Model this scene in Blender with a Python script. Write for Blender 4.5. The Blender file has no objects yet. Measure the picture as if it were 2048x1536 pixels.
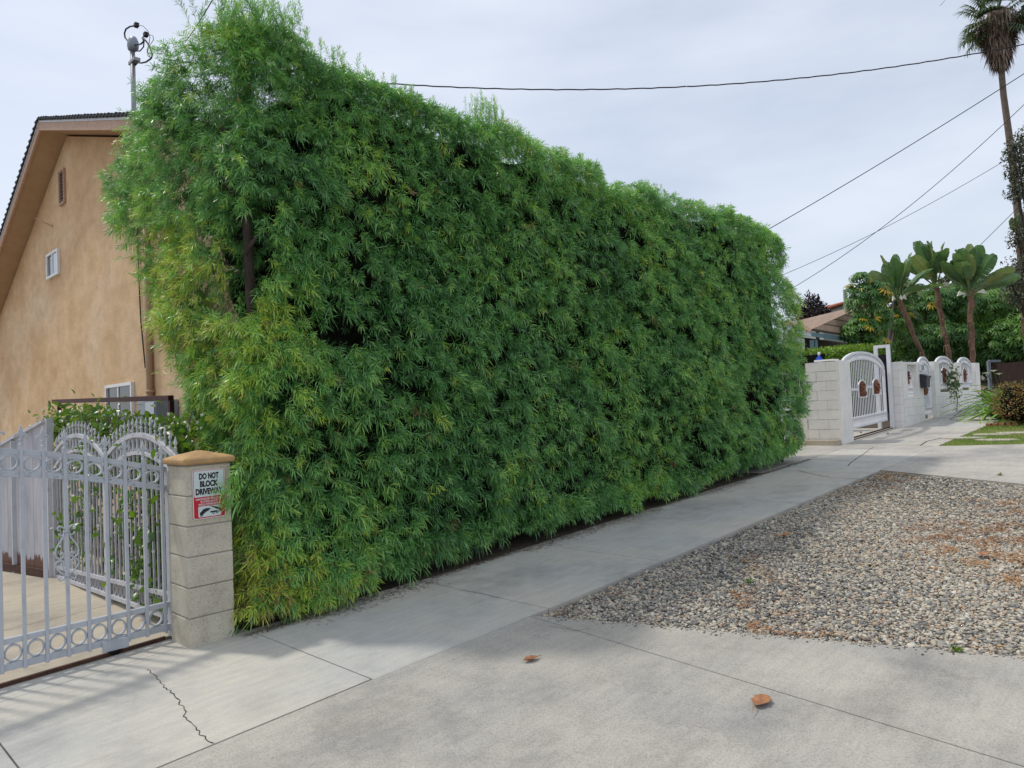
import bpy, math, random
import numpy as np
from mathutils import Vector, Matrix
random.seed(7); RG = np.random.default_rng(11)
R_ = math.radians; PI = math.pi
scn = bpy.context.scene
COL = scn.collection

# ------------------------------------------------------------------ place geometry (street along +X, lots along +Y)
F = 1433.; PITCH = R_(1.8); ROLL = R_(2.4); YAW = R_(43.75)
H = 1.52; SL = 0.04; G0 = -0.08
_f0 = np.array([math.cos(YAW), math.sin(YAW), 0]); _r = np.array([math.sin(YAW), -math.cos(YAW), 0]); _z = np.array([0, 0, 1.])
FW = _f0*math.cos(PITCH)+_z*math.sin(PITCH); _u = np.cross(_r, FW)
RT = math.cos(ROLL)*_r-math.sin(ROLL)*_u; UP = math.sin(ROLL)*_r+math.cos(ROLL)*_u
CAM = np.array([0, 0, H])
def g(x): return G0+SL*x
def ray(x, y): return FW+RT*(x-1024)/F-UP*(y-768)/F
def gnd(x, y, h=0):
    d = ray(x, y); t = (G0+h-CAM[2])/(d[2]-SL*d[0]); return CAM+t*d
def onX(x, y, X): d = ray(x, y); return CAM+d*(X/d[0])
def onY(x, y, Y): d = ray(x, y); return CAM+d*(Y/d[1])
def at(x, y, dep): return CAM+ray(x, y)*dep

# ------------------------------------------------------------------ materials
def newmat(name):
    m = bpy.data.materials.new(name); m.use_nodes = True
    nt = m.node_tree; b = nt.nodes['Principled BSDF']; return m, nt, b
def N(nt, t, **k):
    n = nt.nodes.new(t)
    for a, v in k.items(): setattr(n, a, v)
    return n
def L(nt, a, b): nt.links.new(a, b)
def rgb(c): return (c[0], c[1], c[2], 1)
def noise(nt, scale, detail=4, rough=.55, vec=None, stretch=None):
    tc = N(nt, 'ShaderNodeTexCoord'); n = N(nt, 'ShaderNodeTexNoise')
    n.inputs['Scale'].default_value = scale; n.inputs['Detail'].default_value = detail; n.inputs['Roughness'].default_value = rough
    if stretch:
        mp = N(nt, 'ShaderNodeMapping'); mp.inputs['Scale'].default_value = stretch
        L(nt, tc.outputs['Object'], mp.inputs[0]); L(nt, mp.outputs[0], n.inputs['Vector'])
    else: L(nt, tc.outputs['Object'], n.inputs['Vector'])
    return n.outputs['Fac']
def ramp(nt, fac, stops):
    r = N(nt, 'ShaderNodeValToRGB'); e = r.color_ramp.elements
    while len(e) < len(stops): e.new(.5)
    for i, (p, c) in enumerate(stops): e[i].position = p; e[i].color = rgb(c) if len(c) == 3 else c
    L(nt, fac, r.inputs[0]); return r.outputs['Color']
def mix(nt, fac, a, b, blend='MIX'):
    m = N(nt, 'ShaderNodeMix', data_type='RGBA', blend_type=blend)
    if isinstance(fac, (int, float)): m.inputs[0].default_value = fac
    else: L(nt, fac, m.inputs[0])
    for s, v in ((m.inputs[6], a), (m.inputs[7], b)):
        if isinstance(v, tuple): s.default_value = rgb(v)
        else: L(nt, v, s)
    return m.outputs[2]
def bump(nt, b, h, strength=.3, dist=.01):
    n = N(nt, 'ShaderNodeBump'); n.inputs['Strength'].default_value = strength; n.inputs['Distance'].default_value = dist
    L(nt, h, n.inputs['Height']); L(nt, n.outputs[0], b.inputs['Normal'])
def paint(name, c, c2=None, rough=.5, scale=6, metal=0, bmp=0, bscale=60, detail=5, lo=.35, hi=.65, stretch=None, spec=.4):
    m, nt, b = newmat(name)
    if c2 is None: c2 = tuple(v*.82 for v in c)
    L(nt, ramp(nt, noise(nt, scale, detail, .6, stretch=stretch), [(lo, c2), (hi, c)]), b.inputs['Base Color'])
    b.inputs['Roughness'].default_value = rough; b.inputs['Metallic'].default_value = metal
    b.inputs['Specular IOR Level'].default_value = spec
    if bmp: bump(nt, b, noise(nt, bscale, 5, .65), bmp, .004)
    return m
def concrete(name, base, warm, dark, speck=.35, fine=140, pits=.5, bmp=.35):
    m, nt, b = newmat(name)
    big = ramp(nt, noise(nt, .9, 6, .6), [(.32, base), (.6, warm)])
    st = ramp(nt, noise(nt, 2.3, 7, .7), [(.30, dark), (.52, (1, 1, 1))])
    c = mix(nt, .55, big, st, 'MULTIPLY')
    c = mix(nt, .85, c, ramp(nt, noise(nt, 1.7, 10, .8), [(.30, (.62, .61, .60)), (.385, (.97, .97, .97)), (.6, (1.02, 1.02, 1.02))]), 'MULTIPLY')
    c = mix(nt, .8, c, ramp(nt, noise(nt, .55, 8, .72), [(.36, (.70, .705, .72)), (.47, (.96, .96, .96)), (.60, (1.04, 1.03, 1.0))]), 'MULTIPLY')
    drag = ramp(nt, noise(nt, 3.0, 6, .6, stretch=(1, 7, 1)), [(.35, (.88, .88, .88)), (.6, (1.03, 1.03, 1.02))])
    c = mix(nt, .6, c, drag, 'MULTIPLY')
    sp = ramp(nt, noise(nt, fine, 3, .8), [(.36, (.55, .55, .56)), (.5, (1, 1, 1)), (.66, (1.18, 1.16, 1.1))])
    c = mix(nt, speck, c, sp, 'MULTIPLY')
    v = N(nt, 'ShaderNodeTexVoronoi'); v.inputs['Scale'].default_value = 46; tc = N(nt, 'ShaderNodeTexCoord'); L(nt, tc.outputs['Object'], v.inputs['Vector'])
    pit = ramp(nt, v.outputs['Distance'], [(.05, (.35, .33, .3)), (.13, (1, 1, 1))])
    msk = ramp(nt, noise(nt, 7, 3, .6), [(.5, (0, 0, 0)), (.62, (1, 1, 1))])
    mm = N(nt, 'ShaderNodeMath', operation='MULTIPLY'); L(nt, msk, mm.inputs[0]); mm.inputs[1].default_value = pits
    c = mix(nt, mm.outputs[0], c, mix(nt, 1.0, c, pit, 'MULTIPLY'))
    L(nt, c, b.inputs['Base Color']); b.inputs['Roughness'].default_value = .93; b.inputs['Specular IOR Level'].default_value = .2
    bump(nt, b, noise(nt, fine*.6, 5, .8), bmp, .006)
    return m
def leafmat(name, stops, trans=.35, rough=.42, tcol=None, spec=.5):
    m, nt, b = newmat(name)
    at_ = N(nt, 'ShaderNodeAttribute', attribute_name='tint')
    c = ramp(nt, at_.outputs['Fac'], stops)
    L(nt, c, b.inputs['Base Color']); b.inputs['Roughness'].default_value = rough; b.inputs['Specular IOR Level'].default_value = spec
    tr = N(nt, 'ShaderNodeBsdfTranslucent'); L(nt, mix(nt, .6, c, tcol or (.30, .42, .03)), tr.inputs['Color'])
    ms = N(nt, 'ShaderNodeMixShader'); ms.inputs[0].default_value = trans
    L(nt, b.outputs[0], ms.inputs[1]); L(nt, tr.outputs[0], ms.inputs[2]); L(nt, ms.outputs[0], nt.nodes['Material Output'].inputs['Surface'])
    return m

M = {}
M['walk'] = concrete('sidewalk_concrete', (.48, .48, .46), (.55, .52, .46), (.72, .73, .73), .35, 150, .6, .2)
M['apron'] = concrete('driveway_concrete', (.38, .37, .345), (.48, .45, .395), (.68, .68, .70), .6, 100, .9, .4)
M['apron_far'] = concrete('far_driveway_concrete', (.42, .40, .37), (.50, .47, .42), (.72, .71, .70), .3, 110, .4, .3)
M['yard'] = concrete('inner_drive_concrete', (.46, .41, .33), (.52, .46, .37), (.78, .74, .68), .3, 130, .5, .2)
M['street'] = paint('asphalt', (.06, .06, .062), (.045, .045, .047), .9, 30, bmp=.5, bscale=200)
M['soil'] = paint('soil', (.11, .085, .06), (.05, .038, .028), .95, 14, bmp=.6, bscale=70)
M['bed'] = paint('gravel_bed_soil', (.34, .28, .21), (.18, .15, .12), .95, 60, bmp=.8, bscale=120)
M['crack'] = paint('crack_dirt', (.05, .042, .034), (.02, .018, .016), .95, 30)
M['gate'] = paint('silver_blue_gate_paint', (.46, .485, .525), (.39, .41, .445), .42, 9, bmp=.15, bscale=90, lo=.3, hi=.5)
M['gateworn'] = paint('worn_gate_paint', (.46, .485, .525), (.16, .17, .18), .5, 26, bmp=.3, bscale=90, lo=.33, hi=.45, stretch=(1, 3, 5))
M['fence'] = paint('silver_fence_paint', (.50, .50, .53), (.36, .36, .38), .45, 12, lo=.3, hi=.5)
M['rust'] = paint('rusty_steel', (.10, .045, .028), (.05, .022, .016), .8, 22, bmp=.4)
M['darkred'] = paint('dark_red_primer', (.075, .018, .016), (.05, .015, .012), .6, 20)
M['black'] = paint('black_rubber', (.02, .02, .022), (.015, .015, .015), .6)
M['cable'] = paint('black_cable', (.018, .018, .022), (.012, .012, .014), .6)
M['white'] = paint('white_iron_paint', (.76, .77, .80), (.68, .69, .72), .45, 5)
M['whitew'] = paint('white_window_vinyl', (.78, .79, .80), (.7, .7, .72), .4, 5)
M['brown_orn'] = paint('brown_cast_ornament', (.24, .085, .04), (.12, .04, .02), .6, 30, bmp=.6, bscale=80)
M['mailbox'] = paint('charcoal_mailbox', (.035, .04, .055), (.025, .028, .04), .4)
M['blue'] = paint('blue_umbrella_cloth', (.01, .09, .62), (.008, .06, .45), .7, 8)
M['fascia'] = paint('peeling_fascia', (.50, .33, .24), (.40, .26, .18), .7, 8, bmp=.4, bscale=30, stretch=(1, 1, 4))
M['soffit'] = paint('tan_soffit', (.42, .28, .17), (.37, .24, .14), .8, 4)
M['shingle_dark'] = paint('dark_shingles', (.05, .05, .06), (.03, .03, .035), .9, 40, bmp=.5)
M['terra'] = paint('red_clay_tile', (.42, .13, .07), (.25, .08, .05), .8, 7)
M['trimblue'] = paint('blue_green_trim', (.15, .25, .28), (.11, .19, .21), .6)
M['trimwhite'] = paint('pale_gable_boards', (.6, .62, .62), (.5, .52, .52), .7)
M['taupe'] = paint('taupe_house_wall', (.17, .15, .13), (.12, .11, .10), .85)
M['greywall'] = paint('grey_green_stucco', (.34, .36, .33), (.29, .31, .28), .85)
M['void'] = paint('dark_opening', (.012, .012, .013), (.01, .01, .01), .8)
M['bark'] = paint('dark_bark', (.075, .055, .045), (.035, .026, .022), .9, 18, bmp=.7, bscale=60, stretch=(1, 1, .3))
M['barktan'] = paint('tan_stem', (.26, .15, .09), (.11, .07, .05), .85, 9, bmp=.7, bscale=40, stretch=(1, 1, 3))
M['palmtrunk'] = paint('palm_trunk', (.22, .17, .13), (.12, .09, .07), .9, 6, bmp=.6, bscale=30, stretch=(1, 1, 4))
M['fencewood'] = paint('brown_fence_boards', (.075, .045, .035), (.045, .028, .022), .85, 6, stretch=(6, 6, .4))
M['core'] = paint('hedge_interior_shade', (.018, .020, .013), (.008, .008, .006), 1.0, 14, bmp=.8, bscale=30, spec=.02)  # near-black: the shade inside foliage is put into this colour
M['glass'], nt, b = newmat('window_glass'); b.inputs['Base Color'].default_value = (.06, .07, .08, 1); b.inputs['Roughness'].default_value = .06
M['glasslight'], nt, b = newmat('painted_sky_glass'); b.inputs['Base Color'].default_value = (.42, .47, .52, 1); b.inputs['Roughness'].default_value = .08  # paler copy of the glass, sky reflection put into its base colour
M['black_ink'] = paint('black_sign_ink', (.015, .015, .017), (.015, .015, .017), .5)
M['sign_white'] = paint('sign_white', (.60, .68, .68), (.56, .64, .64), .35)
M['sign_border'] = paint('sign_border', (.72, .66, .66), (.70, .62, .62), .35)
M['sign_red'] = paint('sign_red', (.55, .01, .025), (.50, .01, .02), .35)
M['metalbox'] = paint('grey_metal_box', (.30, .33, .37), (.25, .28, .32), .4)
M['downspout'] = paint('tan_pipe', (.42, .27, .16), (.36, .23, .13), .6)
M['cap'] = paint('painted_pillar_cap', (.52, .32, .13), (.36, .22, .11), .7, 9, bmp=.3)
M['mast'] = paint('galvanised_mast', (.36, .36, .38), (.26, .26, .28), .45, 12, metal=.2)
M['deadleaf'] = paint('dead_leaf', (.42, .19, .085), (.26, .11, .05), .6, 30, bmp=.3)
M['stone'] = paint('stepping_stone', (.50, .46, .38), (.40, .36, .30), .9, 12)
M['brick'] = paint('brick', (.40, .17, .10), (.28, .12, .07), .9, 12)
M['petal'] = paint('white_petal', (.78, .76, .66), (.72, .70, .55), .6)
M['petalpink'] = paint('pink_petal', (.75, .52, .50), (.70, .45, .42), .6)

def stucco():
    m, nt, b = newmat('tan_stucco')
    c = ramp(nt, noise(nt, 1.1, 6, .6, stretch=(1, .6, .9)), [(.32, (.60, .40, .225)), (.5, (.68, .475, .285)), (.68, (.74, .56, .375))])
    s = ramp(nt, noise(nt, 5, 8, .7, stretch=(1, .55, .9)), [(.35, (.80, .78, .76)), (.6, (1.06, 1.05, 1.04))])
    c = mix(nt, .75, c, s, 'MULTIPLY')
    s = ramp(nt, noise(nt, 55, 4, .8), [(.35, (.78, .78, .78)), (.6, (1.08, 1.08, 1.08))])
    c = mix(nt, .6, c, s, 'MULTIPLY')
    L(nt, c, b.inputs['Base Color']); b.inputs['Roughness'].default_value = .92; b.inputs['Specular IOR Level'].default_value = .15
    bump(nt, b, noise(nt, 35, 6, .75), .5, .02); return m
M['stucco'] = stucco()
def block(name, base, warm, speck, bmp=.5, fine=120):
    m, nt, b = newmat(name)
    c = ramp(nt, noise(nt, 3.5, 5, .6), [(.35, base), (.62, warm)])
    c = mix(nt, .8 if speck > .6 else .22, c, ramp(nt, noise(nt, 5.5, 7, .75), [(.34, (.72, .72, .70)), (.48, (.98, .98, .98)), (.62, (1.06, 1.05, 1.03))]), 'MULTIPLY')
    s = ramp(nt, noise(nt, fine, 3, .85), [(.36, (.55, .54, .52)), (.47, (1, 1, 1)), (.7, (1.1, 1.08, 1.05))])
    c = mix(nt, speck, c, s, 'MULTIPLY'); L(nt, c, b.inputs['Base Color']); b.inputs['Roughness'].default_value = .93; b.inputs['Specular IOR Level'].default_value = .15
    bump(nt, b, noise(nt, fine*.7, 5, .8), bmp, .006); return m
M['cmu'] = block('tan_split_block', (.50, .455, .37), (.58, .535, .44), .8)
M['mortar'] = block('grey_mortar', (.26, .25, .23), (.32, .31, .28), .4)
M['whiteblock'] = block('white_painted_block', (.76, .74, .70), (.83, .81, .77), .18, .6, 60)
M['whitemortar'] = block('painted_mortar_joint', (.50, .48, .45), (.62, .60, .56), .3, .5, 60)
def plank():
    m, nt, b = newmat('weathered_lavender_panel')
    tc = N(nt, 'ShaderNodeTexCoord'); sx = N(nt, 'ShaderNodeSeparateXYZ'); L(nt, tc.outputs['Object'], sx.inputs[0])
    c = ramp(nt, noise(nt, 3, 6, .6, stretch=(1, 3, .6)), [(.3, (.30, .31, .36)), (.5, (.42, .41, .45)), (.7, (.52, .50, .52))])
    h = N(nt, 'ShaderNodeMath', operation='ADD'); L(nt, sx.outputs['Z'], h.inputs[0])
    n = noise(nt, 14, 4, .7, stretch=(1, 1, .3)); k = N(nt, 'ShaderNodeMath', operation='MULTIPLY'); L(nt, n, k.inputs[0]); k.inputs[1].default_value = -.32; L(nt, k.outputs[0], h.inputs[1])
    r = ramp(nt, h.outputs[0], [(.0, (1, 1, 1)), (.02, (0, 0, 0))]); 
    c = mix(nt, r, c, (.13, .055, .035)); L(nt, c, b.inputs['Base Color']); b.inputs['Roughness'].default_value = .6; bump(nt, b, n, .3, .01); return m
M['plank'] = plank()
def shingle():
    m, nt, b = newmat('tan_brown_shingles')
    tc = N(nt, 'ShaderNodeTexCoord'); bt = N(nt, 'ShaderNodeTexBrick'); L(nt, tc.outputs['UV'], bt.inputs['Vector'])
    bt.inputs['Scale'].default_value = 1; bt.inputs['Brick Width'].default_value = .9; bt.inputs['Row Height'].default_value = .15; bt.inputs['Mortar Size'].default_value = .014; bt.inputs['Row Height'].default_value = .13
    bt.inputs['Color1'].default_value = (.40, .27, .19, 1); bt.inputs['Color2'].default_value = (.30, .21, .16, 1); bt.inputs['Mortar'].default_value = (.11, .08, .06, 1)
    L(nt, bt.outputs['Color'], b.inputs['Base Color']); b.inputs['Roughness'].default_value = .95; return m
M['shingle'] = shingle()
def pebblemat():
    m, nt, b = newmat('river_pebbles')
    a = N(nt, 'ShaderNodeAttribute', attribute_name='tint')
    c = ramp(nt, a.outputs['Fac'], [(0, (.08, .08, .08)), (.2, (.19, .185, .18)), (.42, (.34, .32, .28)), (.58, (.50, .44, .33)), (.75, (.60, .56, .47)), (.88, (.46, .29, .16)), (1, (.72, .69, .62))])
    s = ramp(nt, noise(nt, 160, 2, .6), [(.35, (.8, .8, .8)), (.65, (1.08, 1.08, 1.08))]); c = mix(nt, .7, c, s, 'MULTIPLY')
    L(nt, c, b.inputs['Base Color']); b.inputs['Roughness'].default_value = .8; return m
M['pebble'] = pebblemat()
M['needle_litter'] = leafmat('dry_needle_litter', [(0, (.30, .12, .04)), (.5, (.58, .27, .09)), (1, (.75, .50, .20))], .15, .8, (.4, .2, .05))
M['twigs'] = leafmat('tiny_twigs', [(0, (.10, .07, .045)), (1, (.24, .18, .12))], .05, .8, (.2, .12, .05))
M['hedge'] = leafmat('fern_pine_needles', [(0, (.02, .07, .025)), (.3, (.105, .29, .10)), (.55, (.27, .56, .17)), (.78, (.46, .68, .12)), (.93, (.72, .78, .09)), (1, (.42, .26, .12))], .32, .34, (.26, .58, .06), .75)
M['twigbark'] = paint('hedge_twig_bark', (.10, .075, .05), (.05, .04, .03), .85)
M['jasmine'] = leafmat('jasmine_leaves', [(0, (.018, .06, .018)), (.5, (.06, .16, .025)), (.8, (.15, .29, .035)), (1, (.30, .22, .08))], .35, .3, (.3, .5, .03))
M['scheff'] = leafmat('umbrella_tree_leaves', [(0, (.02, .065, .02)), (.4, (.06, .17, .035)), (.7, (.15, .32, .045)), (.9, (.27, .42, .05)), (1, (.62, .42, .03))], .3, .45, (.25, .45, .03))
M['darkleaf'] = leafmat('dark_purple_leaves', [(0, (.012, .010, .012)), (.6, (.035, .022, .026)), (1, (.07, .04, .04))], .12, .5, (.08, .03, .03))
M['greyleaf'] = leafmat('small_dusty_leaves', [(0, (.03, .045, .028)), (.6, (.085, .10, .06)), (1, (.20, .15, .11))], .2, .5, (.2, .2, .06))
M['trimmed'] = leafmat('trimmed_hedge_leaves', [(0, (.04, .11, .015)), (.5, (.12, .25, .02)), (1, (.25, .38, .035))], .3, .4, (.3, .5, .03))
M['lily'] = leafmat('strap_leaves', [(0, (.05, .15, .03)), (.5, (.16, .36, .05)), (1, (.42, .56, .12))], .3, .35, (.3, .5, .03))
M['redshrub'] = leafmat('bronze_shrub_leaves', [(0, (.08, .10, .03)), (.35, (.20, .19, .05)), (.65, (.46, .21, .06)), (1, (.62, .32, .13))], .25, .45, (.35, .2, .03))
M['grass'] = leafmat('lawn_grass', [(0, (.10, .20, .03)), (.5, (.22, .38, .06)), (1, (.52, .46, .20))], .3, .6, (.3, .4, .04))
M['bop'] = leafmat('bird_of_paradise_blades', [(0, (.06, .14, .06)), (.6, (.13, .26, .10)), (1, (.30, .34, .12))], .25, .3, (.25, .4, .06))
M['palmleaf'] = leafmat('fan_palm_blades', [(0, (.05, .075, .035)), (.6, (.09, .14, .06)), (1, (.16, .20, .09))], .2, .45, (.2, .3, .06))
M['palmdead'] = leafmat('dead_palm_skirt', [(0, (.12, .075, .055)), (.6, (.27, .19, .14)), (1, (.42, .33, .26))], .1, .8, (.3, .2, .1))
M['rose'] = leafmat('rose_leaves', [(0, (.03, .07, .03)), (1, (.09, .16, .06))], .2, .5)

# ------------------------------------------------------------------ mesh helpers
def wloc(o):
    v = Vector((0, 0, 0))
    while o: v += o.location; o = o.parent
    return np.array(v)
class MB:
    def __init__(s): s.v = []; s.f = []; s.uv = None
    def add(s, vs, fs):
        n = len(s.v); s.v += [tuple(map(float, p)) for p in vs]; s.f += [tuple(i+n for i in f) for f in fs]; return s
    def box(s, a, b):
        x0, y0, z0 = a; x1, y1, z1 = b
        return s.add([(x0, y0, z0), (x1, y0, z0), (x1, y1, z0), (x0, y1, z0), (x0, y0, z1), (x1, y0, z1), (x1, y1, z1), (x0, y1, z1)],
                     [(0, 3, 2, 1), (4, 5, 6, 7), (0, 1, 5, 4), (1, 2, 6, 5), (2, 3, 7, 6), (3, 0, 4, 7)])
    def prism(s, pts, vec):      # planar polygon (3-D points) extruded by vec
        n = len(pts); p = [np.array(q, float) for q in pts]; v = np.array(vec, float)
        return s.add(p+[q+v for q in p], [tuple(range(n))[::-1], tuple(range(n, 2*n))]+[(i, (i+1) % n, (i+1) % n+n, i+n) for i in range(n)])
    def tube(s, pts, r, n=8, cap=True, squash=None):
        P = [np.array(p, float) for p in pts]; rs = r if hasattr(r, '__len__') else [r]*len(P)
        t0 = P[1]-P[0]; ref = np.array([0, 0, 1.]) if abs(t0[2]) < .9*np.linalg.norm(t0) else np.array([1., 0, 0])
        a = np.cross(t0, ref); a /= np.linalg.norm(a); rings = []
        for i, p in enumerate(P):
            t = P[min(i+1, len(P)-1)]-P[max(i-1, 0)]; t = t/(np.linalg.norm(t)+1e-9)
            a = a-t*np.dot(a, t); a /= np.linalg.norm(a)+1e-9; b = np.cross(t, a)
            rings += [p+rs[i]*(math.cos(2*PI*k/n)*a+math.sin(2*PI*k/n)*b) for k in range(n)]
        fs = [(i*n+k, i*n+(k+1) % n, (i+1)*n+(k+1) % n, (i+1)*n+k) for i in range(len(P)-1) for k in range(n)]
        if cap: fs += [tuple(range(n))[::-1], tuple((len(P)-1)*n+k for k in range(n))]
        return s.add(rings, fs)
    def strip(s, pts, w, d, axis=(0, 1, 0)):   # rectangular bar swept along pts, w in-plane width, d thickness along axis
        ax = np.array(axis, float); P = [np.array(p, float) for p in pts]; vs = []
        for i, p in enumerate(P):
            t = P[min(i+1, len(P)-1)]-P[max(i-1, 0)]; t /= np.linalg.norm(t); q = np.cross(t, ax); q /= np.linalg.norm(q)
            vs += [p+q*w/2+ax*d/2, p-q*w/2+ax*d/2, p-q*w/2-ax*d/2, p+q*w/2-ax*d/2]
        fs = [(i*4+k, i*4+(k+1) % 4, i*4+4+(k+1) % 4, i*4+4+k) for i in range(len(P)-1) for k in range(4)]
        fs += [(3, 2, 1, 0), tuple((len(P)-1)*4+k for k in range(4))]
        return s.add(vs, fs)
    def lathe(s, prof, c, n=12, sx=1, sy=1):
        vs = [(c[0]+sx*r*math.cos(2*PI*k/n), c[1]+sy*r*math.sin(2*PI*k/n), c[2]+z) for r, z in prof for k in range(n)]
        fs = [(i*n+k, i*n+(k+1) % n, (i+1)*n+(k+1) % n, (i+1)*n+k) for i in range(len(prof)-1) for k in range(n)]
        fs += [tuple(range(n))[::-1], tuple((len(prof)-1)*n+k for k in range(n))]
        return s.add(vs, fs)
    def ring(s, c, rx, rz, w, axis='y', n=20, d=None):   # flat-bar ring in a vertical plane
        ax = {'y': (0, 1, 0), 'x': (1, 0, 0)}[axis]; d = d or w; vs = []
        for k in range(n):
            a = 2*PI*k/n
            for rr, dd in ((1, .5), (1, -.5), (-1, -.5), (-1, .5)):
                u = (rx+rr*w/2)*math.cos(a); z = (rz+rr*w/2)*math.sin(a)
                vs.append((c[0]+u, c[1]+dd*d, c[2]+z) if axis == 'y' else (c[0]+dd*d, c[1]+u, c[2]+z))
        fs = [(i*4+k, i*4+(k+1) % 4, ((i+1) % n)*4+(k+1) % 4, ((i+1) % n)*4+k) for i in range(n) for k in range(4)]
        return s.add(vs, fs)
    def build(s, name, mat, parent=None, smooth=False, bev=0):
        off = wloc(parent) if parent else np.zeros(3)
        me = bpy.data.meshes.new(name); me.from_pydata([tuple(np.array(p)-off) for p in s.v], [], s.f); me.update()
        o = bpy.data.objects.new(name, me); COL.objects.link(o); me.materials.append(mat)
        if parent: o.parent = parent
        import bmesh
        bm = bmesh.new(); bm.from_mesh(me); bmesh.ops.recalc_face_normals(bm, faces=bm.faces); bm.to_mesh(me); bm.free()
        if smooth: me.polygons.foreach_set('use_smooth', [True]*len(me.polygons))
        if bev:
            md = o.modifiers.new('bevel', 'BEVEL'); md.width = bev; md.segments = 2; md.limit_method = 'ANGLE'
        return o
def npmesh(name, V, T, mat, parent=None, tint=None, smooth=False):
    off = wloc(parent) if parent else np.zeros(3)
    V = (V-off).astype(np.float32); T = np.ascontiguousarray(T, dtype=np.int32); me = bpy.data.meshes.new(name); k = T.shape[1]
    me.vertices.add(len(V)); me.vertices.foreach_set('co', V.ravel()); me.loops.add(T.size); me.loops.foreach_set('vertex_index', T.ravel())
    me.polygons.add(len(T)); me.polygons.foreach_set('loop_start', np.arange(0, T.size, k, dtype=np.int32)); me.polygons.foreach_set('loop_total', np.full(len(T), k, dtype=np.int32))
    if smooth: me.polygons.foreach_set('use_smooth', np.ones(len(T), dtype=bool))
    if tint is not None:
        a = me.attributes.new('tint', 'FLOAT', 'POINT'); a.data.foreach_set('value', np.clip(tint, 0, 1).astype(np.float32))
    me.update(calc_edges=True); me.materials.append(mat)
    o = bpy.data.objects.new(name, me); COL.objects.link(o)
    if parent: o.parent = parent
    return o
def norm(a): return a/(np.linalg.norm(a, axis=-1, keepdims=True)+1e-9)
def inst(tv, tf, P, D, U, sc, tint, ttint=None):
    """template (x along D, y side, z up) at every P; returns V,T,tint"""
    D = norm(D); S = norm(np.cross(U, D)); Uo = np.cross(D, S); sc = np.asarray(sc, float)
    if sc.ndim == 1: sc = np.stack([sc]*3, 1)
    t = np.asarray(tv, float)
    V = P[:, None]+(t[None, :, 0:1]*sc[:, None, 0:1])*D[:, None]+(t[None, :, 1:2]*sc[:, None, 1:2])*S[:, None]+(t[None, :, 2:3]*sc[:, None, 2:3])*Uo[:, None]
    n, m = len(P), len(t); T = (np.asarray(tf)[None]+(np.arange(n)*m)[:, None, None]).reshape(-1, len(tf[0]))
    ti = np.repeat(tint[:, None], m, 1)+(0 if ttint is None else np.asarray(ttint)[None])
    return V.reshape(-1, 3), T, ti.ravel()
def rdir(n): return norm(RG.normal(size=(n, 3)))
def tag(o, label=None, cat=None, group=None, kind=None):
    if label: o['label'] = label
    if cat: o['category'] = cat
    if group: o['group'] = group
    if kind: o['kind'] = kind
    return o
def thing(name, label, cat, loc=(0, 0, 0), group=None):
    o = bpy.data.objects.new(name, None); COL.objects.link(o); o.location = tuple(map(float, loc)); o.empty_display_size = .2
    return tag(o, label, cat, group)
def noise3(P, s, seed=0):      # cheap smooth noise, about -1..1
    r = np.random.default_rng(seed); out = np.zeros(len(P))
    for i in range(9):
        k = r.normal(size=3); k /= np.linalg.norm(k); out += np.sin((P@k)*s*r.uniform(.6, 1.8)+r.uniform(0, 6.28))
    return out/3.2
LEAF_V = [(0, 0, 0), (.3, .5, .08), (.3, -.5, .08), (.68, .4, .06), (.68, -.4, .06), (1, 0, -.1), (.35, 0, 0), (.7, 0, -.02)]
LEAF_F = [(0, 6, 1), (0, 2, 6), (1, 6, 3), (6, 7, 3), (2, 4, 6), (6, 4, 7), (3, 7, 5), (7, 4, 5)]
DIA_V = [(0, 0, 0), (.5, .5, .05), (.5, -.5, .05), (1, 0, -.15)]; DIA_F = [(0, 2, 1), (1, 2, 3)]

# ------------------------------------------------------------------ ground
def slab(name, poly, mat, z=0., th=.10):
    s = MB(); s.prism([(x, y, g(x)+z-th) for x, y in poly], (0, 0, th)); o = s.build(name, mat); return tag(o, kind='structure')
base = MB(); base.add([(x, y, g(x)-.075) for x, y in ((-250, -250), (250, -250), (250, 250), (-250, 250))], [(0, 1, 2, 3)])
tag(base.build('ground', M['soil']), kind='structure')
slab('street', [(-60, -40), (60, -40), (60, -2.6), (-60, -2.6)], M['street'], -.055, .01)
e = .0045
xs = [-9.6, -7.6, -5.6, -3.6, -1.4, .80, 2.365]
for a, b_ in zip(xs[:-1], xs[1:]): slab('sidewalk', [(a+e, 3.46+e), (b_-e, 3.46+e), (b_-e, 5.03), (a+e, 5.03)], M['walk'])
slab('sidewalk', [(2.365+e, 3.45), (3.85-e, 3.42), (3.85-e, 4.88), (2.365+e, 4.95)], M['walk'])
xs = [3.85, 5.35, 8.33, 10.9, 13.85]
for a, b_ in zip(xs[:-1], xs[1:]): slab('sidewalk', [(a+e, 3.42), (b_-e, 3.42), (b_-e, 4.86), (a+e, 4.86)], M['walk'])
slab('sidewalk', [(13.85+e, 3.42), (18.2, 3.42), (18.2, 5.12), (13.85+e, 4.86+2*e)], M['apron_far'], -.001)
slab('sidewalk', [(18.2+e, 3.42), (34, 3.42), (34, 5.2), (18.2+e, 5.13)], M['walk'], -.001)
slab('gate_threshold', [(-9, 5.03+.006), (1.95, 5.03+.006), (1.95, 5.27), (-9, 5.27)], M['walk'])
for a, b_ in ((-9, -2.2), (-2.2, .2), (.2, 2.6)):
    for c_, d_ in ((5.36, 6.7), (6.7, 8.6), (8.6, 11), (11, 22)): slab('inner_driveway', [(a+e, c_+e), (b_-e, c_+e), (b_-e, d_-e), (a+e, d_-e)], M['yard'], -.002)
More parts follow.
